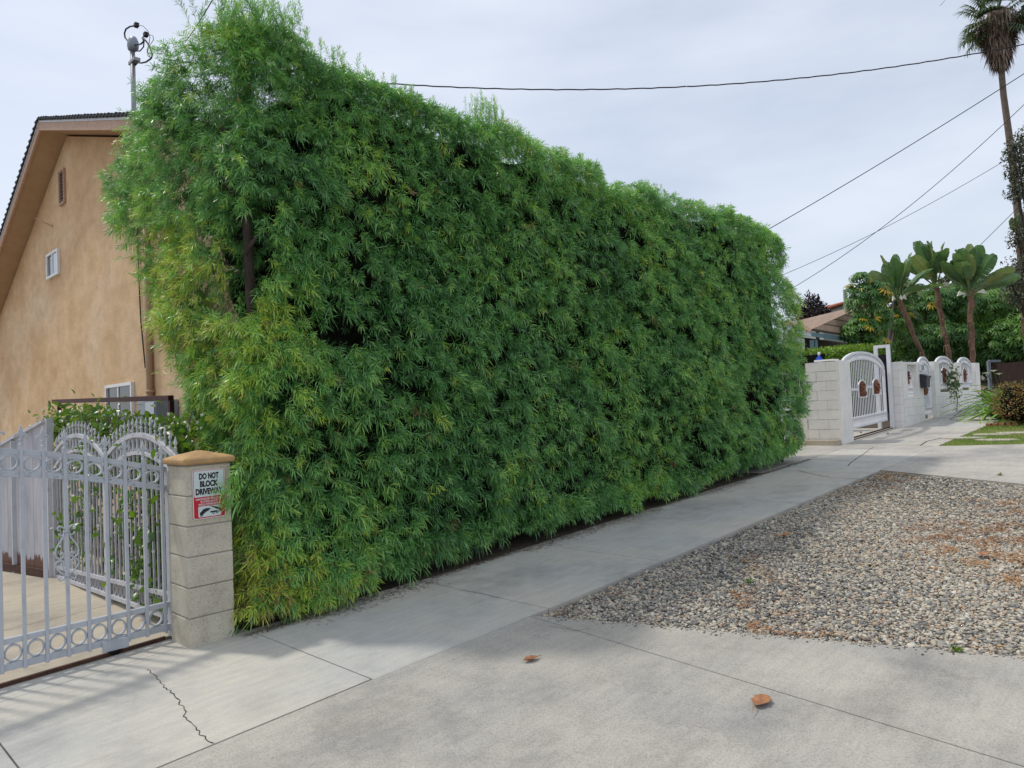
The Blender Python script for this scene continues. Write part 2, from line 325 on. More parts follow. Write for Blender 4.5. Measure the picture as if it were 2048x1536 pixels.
slab('driveway_apron', [(-9, -2.6), (3.0-e, -2.6), (3.655-e, 3.40), (3.655-e, 3.419), (2.36, 3.449), (-9, 3.46+e-.002)], M['apron'])
slab('driveway_apron', [(3.0+e, -2.6), (5.6, -2.6), (4.55, .73), (3.72, 3.30), (3.655+e, 3.41)], M['apron'])
slab('far_apron', [(11.26, 3.42-e), (10.43, 1.57), (8.6, -2.6), (15.9, -2.6), (14.86, 2.2), (14.47, 3.42-e)], M['apron_far'])
slab('far_driveway', [(10.6, 4.875), (13.8, 4.875), (13.85+e, 4.87), (18.2, 5.135), (18.2, 14), (10.6, 14)], M['apron_far'], -.001)
slab('gravel_bed', [(3.66, 3.415), (3.73, 3.29), (4.55, .73), (5.6, -2.6), (8.6, -2.6), (10.43, 1.57), (11.255, 3.415)], M['bed'], -.036, .03)
slab('lawn_soil', [(14.49, 3.41), (14.88, 2.2), (15.95, -2.6), (40, -2.6), (40, 3.41)], M['bed'], -.02, .05)

slab('hedge_soil', [(2.3, 4.96), (3.85, 4.89), (10.9, 4.87), (12.9, 4.87), (12.9, 7.2), (2.3, 7.2)], M['soil'], -.010, .05)
def crack(pts, w=.006, name='pavement_crack'):
    P = []; 
    for (a, b_) in zip(pts[:-1], pts[1:]):
        a = np.array(a); b_ = np.array(b_); n = max(3, int(np.linalg.norm(b_-a)/.03))
        for i in range(n): P.append(a+(b_-a)*i/n+RG.normal(size=2)*.007)
    P.append(np.array(pts[-1])); vs = []; fs = []
    for i, p in enumerate(P):
        t = P[min(i+1, len(P)-1)]-P[max(i-1, 0)]; t = t/np.linalg.norm(t); q = np.array([-t[1], t[0]])*w*random.uniform(.25, .75)
        for s_ in (1, -1): vs.append((p[0]+q[0]*s_, p[1]+q[1]*s_, g(p[0])+.0025))
    fs = [(2*i, 2*i+1, 2*i+3, 2*i+2) for i in range(len(P)-1)]
    return tag(MB().add(vs, fs).build(name, M['crack']), kind='structure')
def px(*ps): return [tuple(gnd(*p)[:2]) for p in ps]
crack(px((295, 1340), (340, 1382), (362, 1408), (375, 1440), (398, 1465), (427, 1487)), .005)
crack(px((1094, 1252), (1150, 1262), (1180, 1258)), .003); crack(px((905, 1180), (960, 1186), (1000, 1196)), .003)
crack(px((1595, 941), (1625, 948), (1660, 955), (1722, 958)), .012)
crack(px((1745, 895), (1722, 912), (1706, 922), (1695, 932)), .012)
crack(px((1622, 918), (1690, 922), (1755, 925)), .012)
crack(px((1770, 890), (1830, 891), (1868, 893)), .012); crack(px((1840, 891), (1855, 882), (1885, 876)), .02)

# ------------------------------------------------------------------ gravel
def inpoly(x, y, P):
    c = np.zeros(len(x), bool); j = len(P)-1
    for i in range(len(P)):
        xi, yi = P[i]; xj, yj = P[j]
        c ^= ((yi > y) != (yj > y)) & (x < (xj-xi)*(y-yi)/(yj-yi+1e-12)+xi); j = i
    return c
GP = [(3.69, 3.38), (3.76, 3.27), (4.58, .74), (5.63, -2.6), (8.5, -2.6), (10.38, 1.55), (11.18, 3.39)]
ph = (1+5**.5)/2
ico = norm(np.array([(-1, ph, 0), (1, ph, 0), (-1, -ph, 0), (1, -ph, 0), (0, -1, ph), (0, 1, ph), (0, -1, -ph), (0, 1, -ph), (ph, 0, -1), (ph, 0, 1), (-ph, 0, -1), (-ph, 0, 1)], float))
icf = [(0, 11, 5), (0, 5, 1), (0, 1, 7), (0, 7, 10), (0, 10, 11), (1, 5, 9), (5, 11, 4), (11, 10, 2), (10, 7, 6), (7, 1, 8), (3, 9, 4), (3, 4, 2), (3, 2, 6), (3, 6, 8), (3, 8, 9), (4, 9, 5), (2, 4, 11), (6, 2, 10), (8, 6, 7), (9, 8, 1)]
def gravel():
    n = 300000; x = RG.uniform(3.6, 11.3, n); y = RG.uniform(-1.0, 3.4, n)
    k = inpoly(x, y, GP) & (y > .144*x-.75) & (RG.random(n) < np.clip(1.25-.09*x, .35, 1)); x = x[k][:92000]; y = y[k][:92000]; n = len(x)
    r = RG.lognormal(math.log(.0078), .36, n)*(1+.035*np.maximum(x-4, 0)); P = np.stack([x, y, G0+SL*x-.030+RG.uniform(0, .012, n)+r*.4], 1)
    D = RG.normal(size=(n, 3)); D[:, 2] *= .35; U = np.stack([RG.normal(0, .3, n), RG.normal(0, .3, n), np.ones(n)], 1)
    sc = np.stack([r*RG.uniform(1.0, 1.55, n), r*RG.uniform(.85, 1.1, n), r*RG.uniform(.42, .72, n)], 1)
    t = np.clip(RG.beta(2.0, 1.9, n)+.10*noise3(P, 1.7, 3), 0, 1)
    V, T, ti = inst(ico*(1+RG.normal(0, .09, (12, 1))), icf, P, D, U, sc, t)
    m_ = 260; a_ = RG.random(m_); e1 = np.stack([3.72+.83*a_, 3.29-2.56*a_], 1)+np.abs(RG.normal(0, .035, (m_, 1)))*np.array([-.95, -.3]); Ps = np.stack([e1[:, 0], e1[:, 1], G0+SL*e1[:, 0]+.004], 1); rs = RG.uniform(.003, .008, m_); V2, T2, t2 = inst(ico, icf, Ps, RG.normal(size=(m_, 3))*np.array([1, 1, .1]), np.tile([0, 0, 1.], (m_, 1)), np.stack([rs*1.3, rs, rs*.7], 1), RG.random(m_)); T = np.concatenate([T, T2+len(V)]); V = np.concatenate([V, V2]); ti = np.concatenate([ti, t2])
    tag(npmesh('gravel', V, T, M['pebble'], tint=ti), kind='stuff', label='grey and cream river pebbles filling the parkway strip', cat='gravel')
gravel()
def litter():
    n = 110000; x = RG.uniform(3.7, 11.2, n); y = RG.uniform(-.3, 3.38, n); P = np.stack([x, y, np.zeros(n)], 1)
    nz = noise3(P, 2.4, 5)+.5*noise3(P, 6., 9); wgt = np.clip((nz+.42+.04*(x-6)-.20*(y-1.4))*.9, 0, 1)*np.clip(noise3(P, 13, 61)*1.3+.35, .03, 1)
    k = inpoly(x, y, GP) & (y > .144*x-.6) & (RG.random(n) < wgt*.9+.012); P = P[k]; n = len(P); P[:, 2] = G0+SL*P[:, 0]-.010+RG.uniform(0, .016, n)
    D = RG.normal(size=(n, 3)); D[:, 2] *= .15
    V, T, ti = inst(DIA_V, DIA_F, P, D, np.tile([0, 0, 1.], (n, 1)), np.stack([RG.uniform(.025, .06, n), RG.uniform(.004, .009, n), np.full(n, .02)], 1), RG.uniform(.1, .8, n)+.3*noise3(P, 3, 8))
    tag(npmesh('needle_litter', V, T, M['needle_litter'], tint=ti), kind='stuff', label='orange dry pine needles scattered over the gravel', cat='litter')
    n = 1500; x = RG.uniform(-1, 15, n); y = RG.uniform(-.5, 4.9, n); P = np.stack([x, y, G0+SL*x+.003], 1); k = ~inpoly(x, y, GP) & ((y < 2.9) | (RG.random(n) < .35)); P = P[k]; n = len(P)
    D = RG.normal(size=(n, 3)); D[:, 2] *= .03
    V, T, ti = inst([(0, 0, 0), (.35, .12, .02), (.4, -.14+.2, .0), (1, -.1, .01)], [(0, 2, 1), (1, 2, 3)], P, D, np.tile([0, 0, 1.], (n, 1)), np.stack([RG.uniform(.008, .04, n), RG.uniform(.005, .02, n), np.full(n, .03)], 1), RG.random(n))
    tag(npmesh('twig_litter', V, T, M['twigs'], tint=ti), kind='stuff', label='tiny dry twigs and specks scattered over the concrete', cat='litter')
    n = 7000; x = RG.uniform(2.3, 12.3, n); y = 4.84-np.abs(RG.normal(0, .09, n))*(.4+.9*(noise3(np.stack([x, x*0, x*0], 1), 3, 5) > .3))+.03; P = np.stack([x, y, G0+SL*x+.004+RG.uniform(0, .01, n)*0-(y > 4.86)*.06], 1)
    D = RG.normal(size=(n, 3)); D[:, 2] *= .05
    V, T, ti = inst(DIA_V, DIA_F, P, D, np.tile([0, 0, 1.], (n, 1)), np.stack([RG.uniform(.03, .08, n), RG.uniform(.003, .006, n), np.full(n, .02)], 1), RG.uniform(0, .5, n))
    tag(npmesh('hedge_litter', V, T, M['twigs'], tint=ti), kind='stuff', label='brown fallen needles along the foot of the hedge', cat='litter')
litter()

# ------------------------------------------------------------------ hedge
HX0, HX1 = 2.36, 12.2
def ytop(X): return np.interp(X, [2.3, 2.8, 4, 4.6, 5.6, 6.9, 7.2, 8.4, 9.4, 10.4, 12, 12.5], [4.52, 4.66, 4.56, 4.44, 4.38, 4.46, 4.24, 4.46, 4.36, 4.40, 4.30, 4.0])
def yback(X, Z):
    a = np.interp(Z, [0, 1.37, 1.84, 2.32, 2.72, 3.12, 3.55, 4.09, 4.3, 4.5], [5.7, 5.62, 5.75, 6.1, 6.35, 6.65, 7.0, 7.25, 7.0, 6.4])
    w = np.clip((X-2.6)/1.6, 0, 1); return a*(1-w)+6.5*w
def yfront(X, Z): return np.interp(Z, [0, .3, 1.5, 3, 4.5], [4.83, 4.84, 4.85, 4.90, 5.02])
def hull(fc, u, v, shrink=0.):
    """points on the rounded clipped hedge; fc 0 front,1 left end,2 top,3 far end,4 back"""
    n = len(fc); X = np.where((fc == 1), HX0, np.where(fc == 3, HX1, HX0+u*(HX1-HX0))); zb = np.clip(G0+SL*X, 0, 9)+.10
    Z = np.where(fc == 2, 1., v); Zr = zb+Z*(ytop(X)-zb)
    w = np.where(fc == 0, 0., np.where(fc == 4, 1., np.where((fc == 1) | (fc == 3), u, v)))
    yf = yfront(X, Zr); yb = yback(X, Zr); Y = yf+w*(yb-yf)
    P = np.stack([X, Y, Zr], 1); R = .25+shrink
    lo = np.stack([np.full(n, HX0+R), yf+R, zb+.18], 1); hi = np.stack([np.full(n, HX1-R), np.maximum(yb-R, yf+R+.05), ytop(X)-R], 1)
    Q = np.clip(P, lo, hi); d = P-Q; nn = np.linalg.norm(d, axis=1, keepdims=True)+1e-6; d = d/nn
    P = Q+d*(R-shrink); P[:, 0] -= .21*np.clip((P[:, 1]-5.12)/.6, 0, 1)*np.clip((3.3-P[:, 0])/.9, 0, 1)*np.clip((P[:, 2]-1.25)/.5, 0, 1)
    P[:, 2] -= .31*np.clip((P[:, 1]-5.3)/.7, 0, 1)*np.clip((4.-P[:, 0])/1.2, 0, 1)*np.clip((P[:, 2]-3.2)/1., 0, 1)
    return P, d
def sprigs(P, D, slen, N, nl, nw, ang, droop, tint, tipt=.12):
    """needled sprays: returns V,T,tint plus stem V,T"""
    S = len(P); D = norm(D); ref = np.where(np.abs(D[:, 2:3]) > .9, np.array([[1., 0, 0]]), np.array([[0, 0, 1.]])); A = norm(np.cross(D, ref)); B = np.cross(D, A)
    k = (np.arange(N)+.5)/N; s = k[None, :]; phi = np.arange(N)*2.4+RG.uniform(0, 6.28, (S, 1))+RG.normal(0, .3, (S, N))
    an = ang*(1.15-.55*s)+RG.normal(0, .12, (S, N)); sl = slen[:, None]
    base = P[:, None]+D[:, None]*(sl*s)[..., None]; base[..., 2] -= droop*1.3*sl*s**2*.5
    nd = D[:, None]*np.cos(an)[..., None]+(A[:, None]*np.cos(phi)[..., None]+B[:, None]*np.sin(phi)[..., None])*np.sin(an)[..., None]
    ln = nl[:, None]*RG.uniform(.7, 1.15, (S, N))*(1-.25*np.abs(s-.45)); dr = droop*ln*RG.uniform(.2, 1., (S, N))
    side = norm(np.cross(nd, RG.normal(size=(S, N, 3))*.7+np.array([0, -.5, .9])))*(nw[:, None]*.5)[..., None]
    m1 = base+nd*(ln*.36)[..., None]; m1[..., 2] -= dr*.08; m2 = base+nd*(ln*.70)[..., None]; m2[..., 2] -= dr*.36; tip = base+nd*(ln*.97)[..., None]; tip[..., 2] -= dr*.85
    V = np.stack([base, m1+side, m1-side, m2+side*.85, m2-side*.85, tip], 2).reshape(-1, 3); n = S*N
    T = (np.array([[0, 2, 1], [1, 2, 3], [2, 4, 3], [3, 4, 5]])[None]+(np.arange(n)*6)[:, None, None]).reshape(-1, 3)
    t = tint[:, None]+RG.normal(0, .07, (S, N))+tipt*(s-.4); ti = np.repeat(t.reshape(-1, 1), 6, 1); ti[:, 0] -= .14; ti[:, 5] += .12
    e_ = P+D*slen[:, None]; e_[:, 2] -= droop*.6*slen; sd = A*.0022
    SV = np.stack([P-D*.03+sd, P-D*.03-sd, e_], 1).reshape(-1, 3); ST = np.arange(S*3).reshape(-1, 3)
    return V, T, ti.ravel(), SV, ST
def make_hedge():
    root = thing('clipped_hedge', 'tall clipped fern pine hedge of drooping green needles along the sidewalk', 'hedge', (2.7, 5.3, g(2.7)))
    C = []
    def face(fc, area, dens, lo=0., hi=.05):
        n = int(area*dens); u = RG.random(n); v = RG.random(n)
        if fc in (0, 2, 4): u = u**1.3
        C.append(np.stack([np.full(n, fc), u, v, RG.uniform(lo, hi, n)], 1))
    face(0, 44, 265, -.05, .04); face(0, 44, 100, .07, .16); face(1, 9.5, 260, -.06, .05); face(1, 9.5, 260, .05, .45); face(2, 17, 190, -.03, .08); face(2, 17, 90, .08, .2); face(3, 7, 110, -.05, .08); face(4, 44, 24, 0, .1)
    for n, v0, vs in ((1500, 0., .07), (1100, 1., -.08), (500, 1., -.2)): C.append(np.stack([np.zeros(n), RG.random(n)**1.25, v0+vs*RG.random(n), RG.uniform(-.04, .08, n)], 1))
    n = 1900; C.append(np.stack([np.where(RG.random(n) < .6, 2., 0.), RG.random(n)*.11, np.where(RG.random(n) < .5, RG.random(n), 1-.35*RG.random(n)), RG.uniform(.1, .45, n)], 1))
    C = np.concatenate(C); P, Nn = hull(C[:, 0], C[:, 1], C[:, 2]); fc = C[:, 0]; dp = C[:, 3]
    nz = noise3(P, 2.3, 1)*.065+noise3(P*np.array([1, 1, 1.5]), 6.5, 2)*.045+noise3(P*np.array([1, 1, 1.6]), 14, 3)*.040; holes = noise3(P, 3.4, 21)
    h2 = noise3(P*np.array([1, 1, 1.7]), 9.5, 41); keep = ~((holes > 1.2) & (RG.random(len(P)) < .7)) & ~((h2 > 1.15) & (fc == 0) & (RG.random(len(P)) < .85))
    d = (P-np.array([2.42, 5.02, 2.66]))/np.array([.16, .22, .42]); keep &= (np.sum(d*d, 1) > 1)
    keep &= ~((P[:, 0] < 2.42) & (P[:, 1] < 5.35) & (P[:, 2] < 1.22) & (RG.random(len(P)) < .4))
    P, Nn, nz, fc, dp = P[keep], Nn[keep], nz[keep], fc[keep], dp[keep]; n = len(P)
    SP = P+Nn*(nz-dp-.03)[:, None]; SP[:, 2] = np.maximum(SP[:, 2], G0+SL*SP[:, 0]+.10)
    SD = Nn+RG.normal(0, .38, (n, 3))+np.array([0, 0, -.22]); SD[:, 2] += np.where(fc == 2, .6, 0)
    low = SP[:, 2] < G0+SL*SP[:, 0]+.3; SD[:, 2] += np.where(low, .35, 0)
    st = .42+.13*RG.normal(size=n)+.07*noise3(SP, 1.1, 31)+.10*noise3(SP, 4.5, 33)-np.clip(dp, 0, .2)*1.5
    yl = np.clip(1-(SP[:, 0]-2.2)/.8, 0, 1)*np.clip((3.9-SP[:, 2])/1.4, .3, 1); yl2 = np.clip(1-(SP[:, 0]-2.3)/1.3, 0, 1)*np.clip((.95-SP[:, 2])/.5, 0, 1); crest = np.clip((SP[:, 2]-ytop(SP[:, 0])+.25)/.35, 0, 1)  # yl: chlorosis at the left end plus back-lit glow put into the tint
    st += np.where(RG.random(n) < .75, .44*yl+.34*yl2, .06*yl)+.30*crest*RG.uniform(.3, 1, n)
    right = np.clip((SP[:, 0]-8)/5, 0, 1); st += .05*right+np.where(RG.random(n) < .14*right, .15, 0); st[RG.random(n) < .06] += .22
    dead = (RG.random(n) < .006+.04*(low & (SP[:, 0] < 5))); st = np.where(dead, 1.2, np.minimum(st, .93))
    fin = np.clip(np.clip((SP[:, 2]-2.8)/1.6, 0, 1)*np.clip(1-(SP[:, 0]-2.4)/2.5, 0, 1)+np.clip(1-(SP[:, 0]-2.3)/.7, 0, 1)*.6, 0, 1); far = np.clip((SP[:, 0]-4)/8, 0, 1)
    sz = np.clip(RG.lognormal(0, .22, n), .6, 1.5); nl = (.077-.018*fin)*sz*(1-.05*far); nw = (.0072-.0016*fin)*(1+.45*far)
    k_ = 10; SP[:k_] = np.array([2.29, 4.88, 1.06])+RG.normal(0, 1, (k_, 3))*np.array([.03, .015, .10]); SD[:k_] = np.array([-.9, -.4, -.1])+RG.normal(0, .3, (k_, 3)); st[:k_] = .6; parts = []; near = SP[:, 0] < 5.2
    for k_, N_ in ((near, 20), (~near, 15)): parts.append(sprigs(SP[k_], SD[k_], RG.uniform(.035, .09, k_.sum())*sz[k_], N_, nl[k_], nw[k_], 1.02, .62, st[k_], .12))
    # brown dead sprays here and there low down
    # long free shoots on the crest and at the left end
    q = 520; u = RG.random(q)**1.6; f_ = np.where(RG.random(q) < .68, 2, 1).astype(float); v = RG.random(q); v = np.where(f_ == 1, .35+.65*v, v*.6)
    HP, HN = hull(f_, np.where(f_ == 1, u**.4, u), v); HD = np.where((f_ == 2)[:, None], HN*.3+np.array([0, 0, 1.]), np.array([-.25, .9, .35]))+RG.normal(0, .28, (q, 3))
    ln = np.where(f_ == 2, RG.uniform(.08, .20, q), RG.uniform(.12, .30, q)); ln *= np.where((HP[:, 0] > 3) & (f_ == 2), .8, 1.)
    parts.append(sprigs(HP-HN*.06, HD, ln, 34, RG.uniform(.04, .055, q), np.full(q, .0050), .8, .15, .58+RG.normal(0, .12, q), .22))
    q = 46; sp = np.array([5.15, 5.15, 4.42])+RG.normal(0, 1, (q, 3))*np.array([.09, .09, .05]); parts.append(sprigs(sp, RG.normal(0, .13, (q, 3))+np.array([0, 0, 1.]), RG.uniform(.1, .32, q), 34, np.full(q, .045), np.full(q, .005), .7, .1, .55+RG.normal(0, .1, q), .2))
    q = 150; sp = np.array([2.66, 5.15, 4.52])+RG.normal(0, 1, (q, 3))*np.array([.20, .16, .07]); parts.append(sprigs(sp, RG.normal(0, .38, (q, 3))+np.array([-.05, 0, 1.]), RG.uniform(.08, .26, q), 34, np.full(q, .055), np.full(q, .0052), .75, .1, .45+RG.normal(0, .1, q), .25))
    V = []; T = []; ti = []; SV = []; ST = []; o1 = o2 = 0
    for a, b_, c_, d_, e_ in parts:
        V.append(a); T.append(b_+o1); ti.append(c_); SV.append(d_); ST.append(e_+o2); o1 += len(a); o2 += len(d_)
    print('hedge sprigs', n, 'tris', sum(map(len, T)))
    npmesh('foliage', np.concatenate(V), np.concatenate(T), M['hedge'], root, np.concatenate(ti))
    npmesh('twigs', np.concatenate(SV), np.concatenate(ST), M['twigbark'], root)
    # solid inner hull added to block light, coloured near-black as gap shade
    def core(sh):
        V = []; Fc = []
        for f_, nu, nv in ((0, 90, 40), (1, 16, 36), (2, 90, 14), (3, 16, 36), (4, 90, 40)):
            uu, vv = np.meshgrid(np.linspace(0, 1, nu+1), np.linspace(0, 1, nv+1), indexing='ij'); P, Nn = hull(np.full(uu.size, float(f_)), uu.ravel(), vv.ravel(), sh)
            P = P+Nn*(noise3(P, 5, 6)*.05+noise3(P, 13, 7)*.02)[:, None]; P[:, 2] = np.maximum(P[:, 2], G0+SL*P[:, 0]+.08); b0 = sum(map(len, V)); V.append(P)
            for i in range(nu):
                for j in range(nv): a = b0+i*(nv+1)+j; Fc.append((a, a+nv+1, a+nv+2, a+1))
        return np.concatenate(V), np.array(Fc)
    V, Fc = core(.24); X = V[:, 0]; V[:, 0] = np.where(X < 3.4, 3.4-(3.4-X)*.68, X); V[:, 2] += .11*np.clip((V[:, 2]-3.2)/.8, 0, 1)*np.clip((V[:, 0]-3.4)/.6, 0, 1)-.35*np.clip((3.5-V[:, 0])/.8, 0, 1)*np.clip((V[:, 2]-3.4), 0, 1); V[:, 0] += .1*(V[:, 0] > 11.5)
    npmesh('shade_hull', V, Fc, M['core'], root)
    t = MB(); pts = [(2.68, 5.3, g(2.6)-.1), (2.66, 5.25, .9), (2.60, 5.18, 1.9), (2.55, 5.14, 2.5), (2.53, 5.12, 3.0), (2.56, 5.16, 3.5), (2.66, 5.3, 4.1)]
    t.tube(pts, [.06, .052, .044, .038, .035, .028, .015], 10)
    for a, b_, c_ in (((2.46, 5.03, 2.72), (2.53, 4.97, 2.86), (2.60, 4.95, 2.90)), ((2.46, 5.04, 3.1), (2.4, 5.2, 3.3), (2.35, 5.5, 3.5)), ((2.5, 5.06, 1.95), (2.4, 5.3, 2.1), (2.36, 5.6, 2.3)), ((2.5, 5.1, 3.6), (2.5, 5.6, 3.9), (2.45, 6.3, 4.1)), ((2.45, 5.1, 2.6), (2.4, 5.5, 2.8), (2.36, 6.0, 3.0))):
        t.tube([a, b_, c_], [.018, .013, .006], 6)
    t.build('trunk', M['bark'], root, True)
    for i, x in enumerate(np.arange(3.4, 12.2, .85)):
        t = MB(); y = 5.25+random.uniform(-.1, .1); t.tube([(x, y, g(x)-.1), (x+.04, y, g(x)+.5), (x+random.uniform(-.1, .1), y+.05, g(x)+1.6), (x, y+.1, 3.6)], [.05, .045, .035, .015], 8)
        for s_ in range(4): a = RG.uniform(0, 6.28); t.tube([(x, y, g(x)+.1+.1*s_), (x+.15*math.cos(a), y-.12, g(x)+.28+.1*s_), (x+.3*math.cos(a), y-.2, g(x)+.5+.1*s_)], [.012, .009, .004], 5)
        t.build('trunk', M['bark'], root, True)
make_hedge()

# ------------------------------------------------------------------ block pillar and sign
def pillar():
    root = thing('block_pillar', 'tan concrete block pillar with a painted tan cap between gate and hedge', 'pillar', (2.1, 5.09, 0)); z0 = -.01; x0, x1, y0, y1 = 1.95, 2.262, 4.935, 5.24
    b_ = MB(); m = MB()
    for k in range(6):
        a = z0+k*.204; j = RG.normal(0, .0015, 2); b_.box((x0+j[0], y0+j[1], a+(-.08 if k == 0 else 0)), (x1+j[0], y1, a+.197))
    b_.build('blocks', M['cmu'], root, bev=.006); m.box((x0+.006, y0+.006, z0), (x1-.006, y1-.006, z0+6*.204)); m.build('mortar', M['mortar'], root)
    c = MB(); zc = z0+6*.204; cx, cy = (x0+x1)/2, (y0+y1)/2; hw = .156+.024
    prof = [(hw-.03, 0), (hw-.004, .006), (hw, .018), (hw, .036), (hw-.012, .048), (hw-.022, .050), (hw-.03, .054), (.012, .092)]
    vs = [(cx+sx*r, cy+sy*r, zc+z) for r, z in prof for sx, sy in ((-1, -1), (1, -1), (1, 1), (-1, 1))]
    c.add(vs, [(i*4+k, i*4+(k+1) % 4, i*4+4+(k+1) % 4, i*4+4+k) for i in range(len(prof)-1) for k in range(4)]+[(3, 2, 1, 0), (28, 29, 30, 31)])
    c.build('cap', M['cap'], root, bev=.004)
pillar()
def text(s, mat, name, parent, x, y, z, size, sx=1., bold=0., align='CENTER', w=None):
    cu = bpy.data.curves.new(name, 'FONT'); cu.body = s; cu.size = size; cu.align_x = align; cu.offset = bold; cu.extrude = .0004; cu.resolution_u = 3
    o = bpy.data.objects.new('t', cu); COL.objects.link(o); bpy.context.view_layer.update()
    me = bpy.data.meshes.new_from_object(o.evaluated_get(bpy.context.evaluated_depsgraph_get())); bpy.data.objects.remove(o)
    c = np.empty(len(me.vertices)*3); me.vertices.foreach_get('co', c); c = c.reshape(-1, 3)
    if w: sx = w/(c[:, 0].max()-c[:, 0].min()); c[:, 0] -= (c[:, 0].max()+c[:, 0].min())/2
    off = wloc(parent); V = np.stack([x+c[:, 0]*sx-off[0], y-c[:, 2]-off[1], z+c[:, 1]-off[2]], 1)
    me.vertices.foreach_set('co', V.ravel()); me.update(); me.name = name; me.materials.clear(); me.materials.append(mat)
    q = bpy.data.objects.new(name, me); COL.objects.link(q); q.parent = parent; return q
def rrect(x0, x1, z0, z1, r, y, n=5):
    P = []
    for cx, cz, a0 in ((x1-r, z1-r, 0), (x0+r, z1-r, 90), (x0+r, z0+r, 180), (x1-r, z0+r, 270)):
        for k in range(n+1): a = R_(a0+90*k/n); P.append((cx+r*math.cos(a), y, cz+r*math.sin(a)))
    return P
def sign():
    c = [onY(*p, 4.93) for p in ((381, 945), (447, 932), (388, 1041), (454, 1030))]; x0 = (c[0][0]+c[2][0])/2+.004; x1 = x0+.222; z1 = (c[0][2]+c[1][2])/2; z0 = (c[2][2]+c[3][2])/2; w = x1-x0; h = z1-z0; y = 4.932
    root = thing('driveway_sign', 'small white and red DO NOT BLOCK DRIVEWAY sign on the block pillar', 'sign', (x0, y, z0)); cx = (x0+x1)/2
    MB().prism(rrect(x0, x1, z0, z1, .016, y), (0, -.003, 0)).build('plate', M['sign_border'], root)
    MB().prism(rrect(x0+.005, x1-.005, z0+.005, z1-.005, .012, y-.0032), (0, -.0004, 0)).build('red_panel', M['sign_red'], root)
    zm = z0+h*.445
    MB().prism(rrect(x0+.008, x1-.008, zm, z1-.008, .010, y-.0038), (0, -.0004, 0)).build('white_panel', M['sign_white'], root)
    yy = y-.0046
    for s, zz, ww in (('DO NOT', .865, .135), ('BLOCK', .71, .125), ('DRIVEWAY', .555, .185)):
        text(s, M['black_ink'], 'lettering', root, cx, yy, z0+h*zz-.019, .054, bold=.0030, w=ww)
    for s, zz, ww in (('UNAUTHORIZED VEHICLES WILL', .40, .185), ('BE TOWED AWAY AT', .345, .12), ('VEHICLE OWNERS EXPENSE', .29, .155)):
        text(s, M['sign_border'], 'lettering', root, cx, yy, z0+h*zz-.006, .0185, bold=.0005, w=ww)
    bx0, bx1, bz0, bz1 = cx-.078, cx+.078, z0+h*.035, z0+h*.255
    pic = MB().prism(rrect(bx0, bx1, bz0, bz1, .008, y-.0040), (0, -.0004, 0)).build('picture_panel', M['sign_white'], root)
    def P2(pts): return [(bx0+(bx1-bx0)*a, y-.0046, bz0+(bz1-bz0)*b_) for a, b_ in pts]
    c_ = MB(); c_.prism(P2([(.07, .18), (.06, .42), (.13, .52), (.20, .70), (.33, .78), (.42, .78), (.52, .74), (.53, .66), (.44, .58), (.30, .40), (.17, .16)]), (0, -.0004, 0)); [c_.ring((bx0+(bx1-bx0)*ax_, y-.005, bz0+(bz1-bz0)*az), .0065, .0065, .004, 'y', 14, .0006) for ax_, az in ((.13, .17), (.40, .62))]; c_.build('car_picture', M['black_ink'], pic)
    c_ = MB(); c_.prism(P2([(.50, .98), (.53, .99), (.80, .72), (.99, .68), (.99, .40), (.84, .40), (.80, .48), (.52, .46), (.52, .32), (.99, .34), (.99, .46), (.82, .60)]), (0, -.0004, 0))
    for ax_, az in ((.66, .27), (.82, .30)): c_.ring((bx0+(bx1-bx0)*ax_, y-.005, bz0+(bz1-bz0)*az), .0065, .0065, .004, 'y', 14, .0006)
    c_.build('tow_truck_picture', M['black_ink'], pic)
    for ax_, az in ((x0+.010, z1-.010), (x1-.012, z0+.012)): MB().lathe([(.002, 0), (.002, .001)], (ax_, y-.004, az), 8).build('rivet', M['black_ink'], root)
sign()

# ------------------------------------------------------------------ sliding gate
def finial(c, s=1., th=.011):
    """fleur-de-lis spear: base collar, spear and two curled side leaves"""
    x, y, z = c; m = MB(); m.lathe([(.012*s, 0), (.016*s, .004), (.016*s, .010), (.010*s, .016), (.010*s, .030), (.014*s, .036), (.014*s, .042), (.007*s, .048)], (x, y, z), 8)
    P = [(0, .045), (.010, .060), (.006, .070), (.015, .090), (.009, .110), (0, .140), (-.009, .110), (-.015, .090), (-.006, .070), (-.010, .060)]
    m.prism([(x+a*s, y-th*s/2, z+b_*s) for a, b_ in P], (0, th*s, 0))
    for sg in (-1, 1): m.tube([(x, y, z+.058*s), (x+sg*.012*s, y, z+.072*s), (x+sg*.025*s, y, z+.078*s), (x+sg*.034*s, y, z+.070*s), (x+sg*.034*s, y, z+.061*s), (x+sg*.026*s, y, z+.060*s)], [.006*s, .007*s, .0075*s, .0075*s, .007*s, .005*s], 6)
    return m
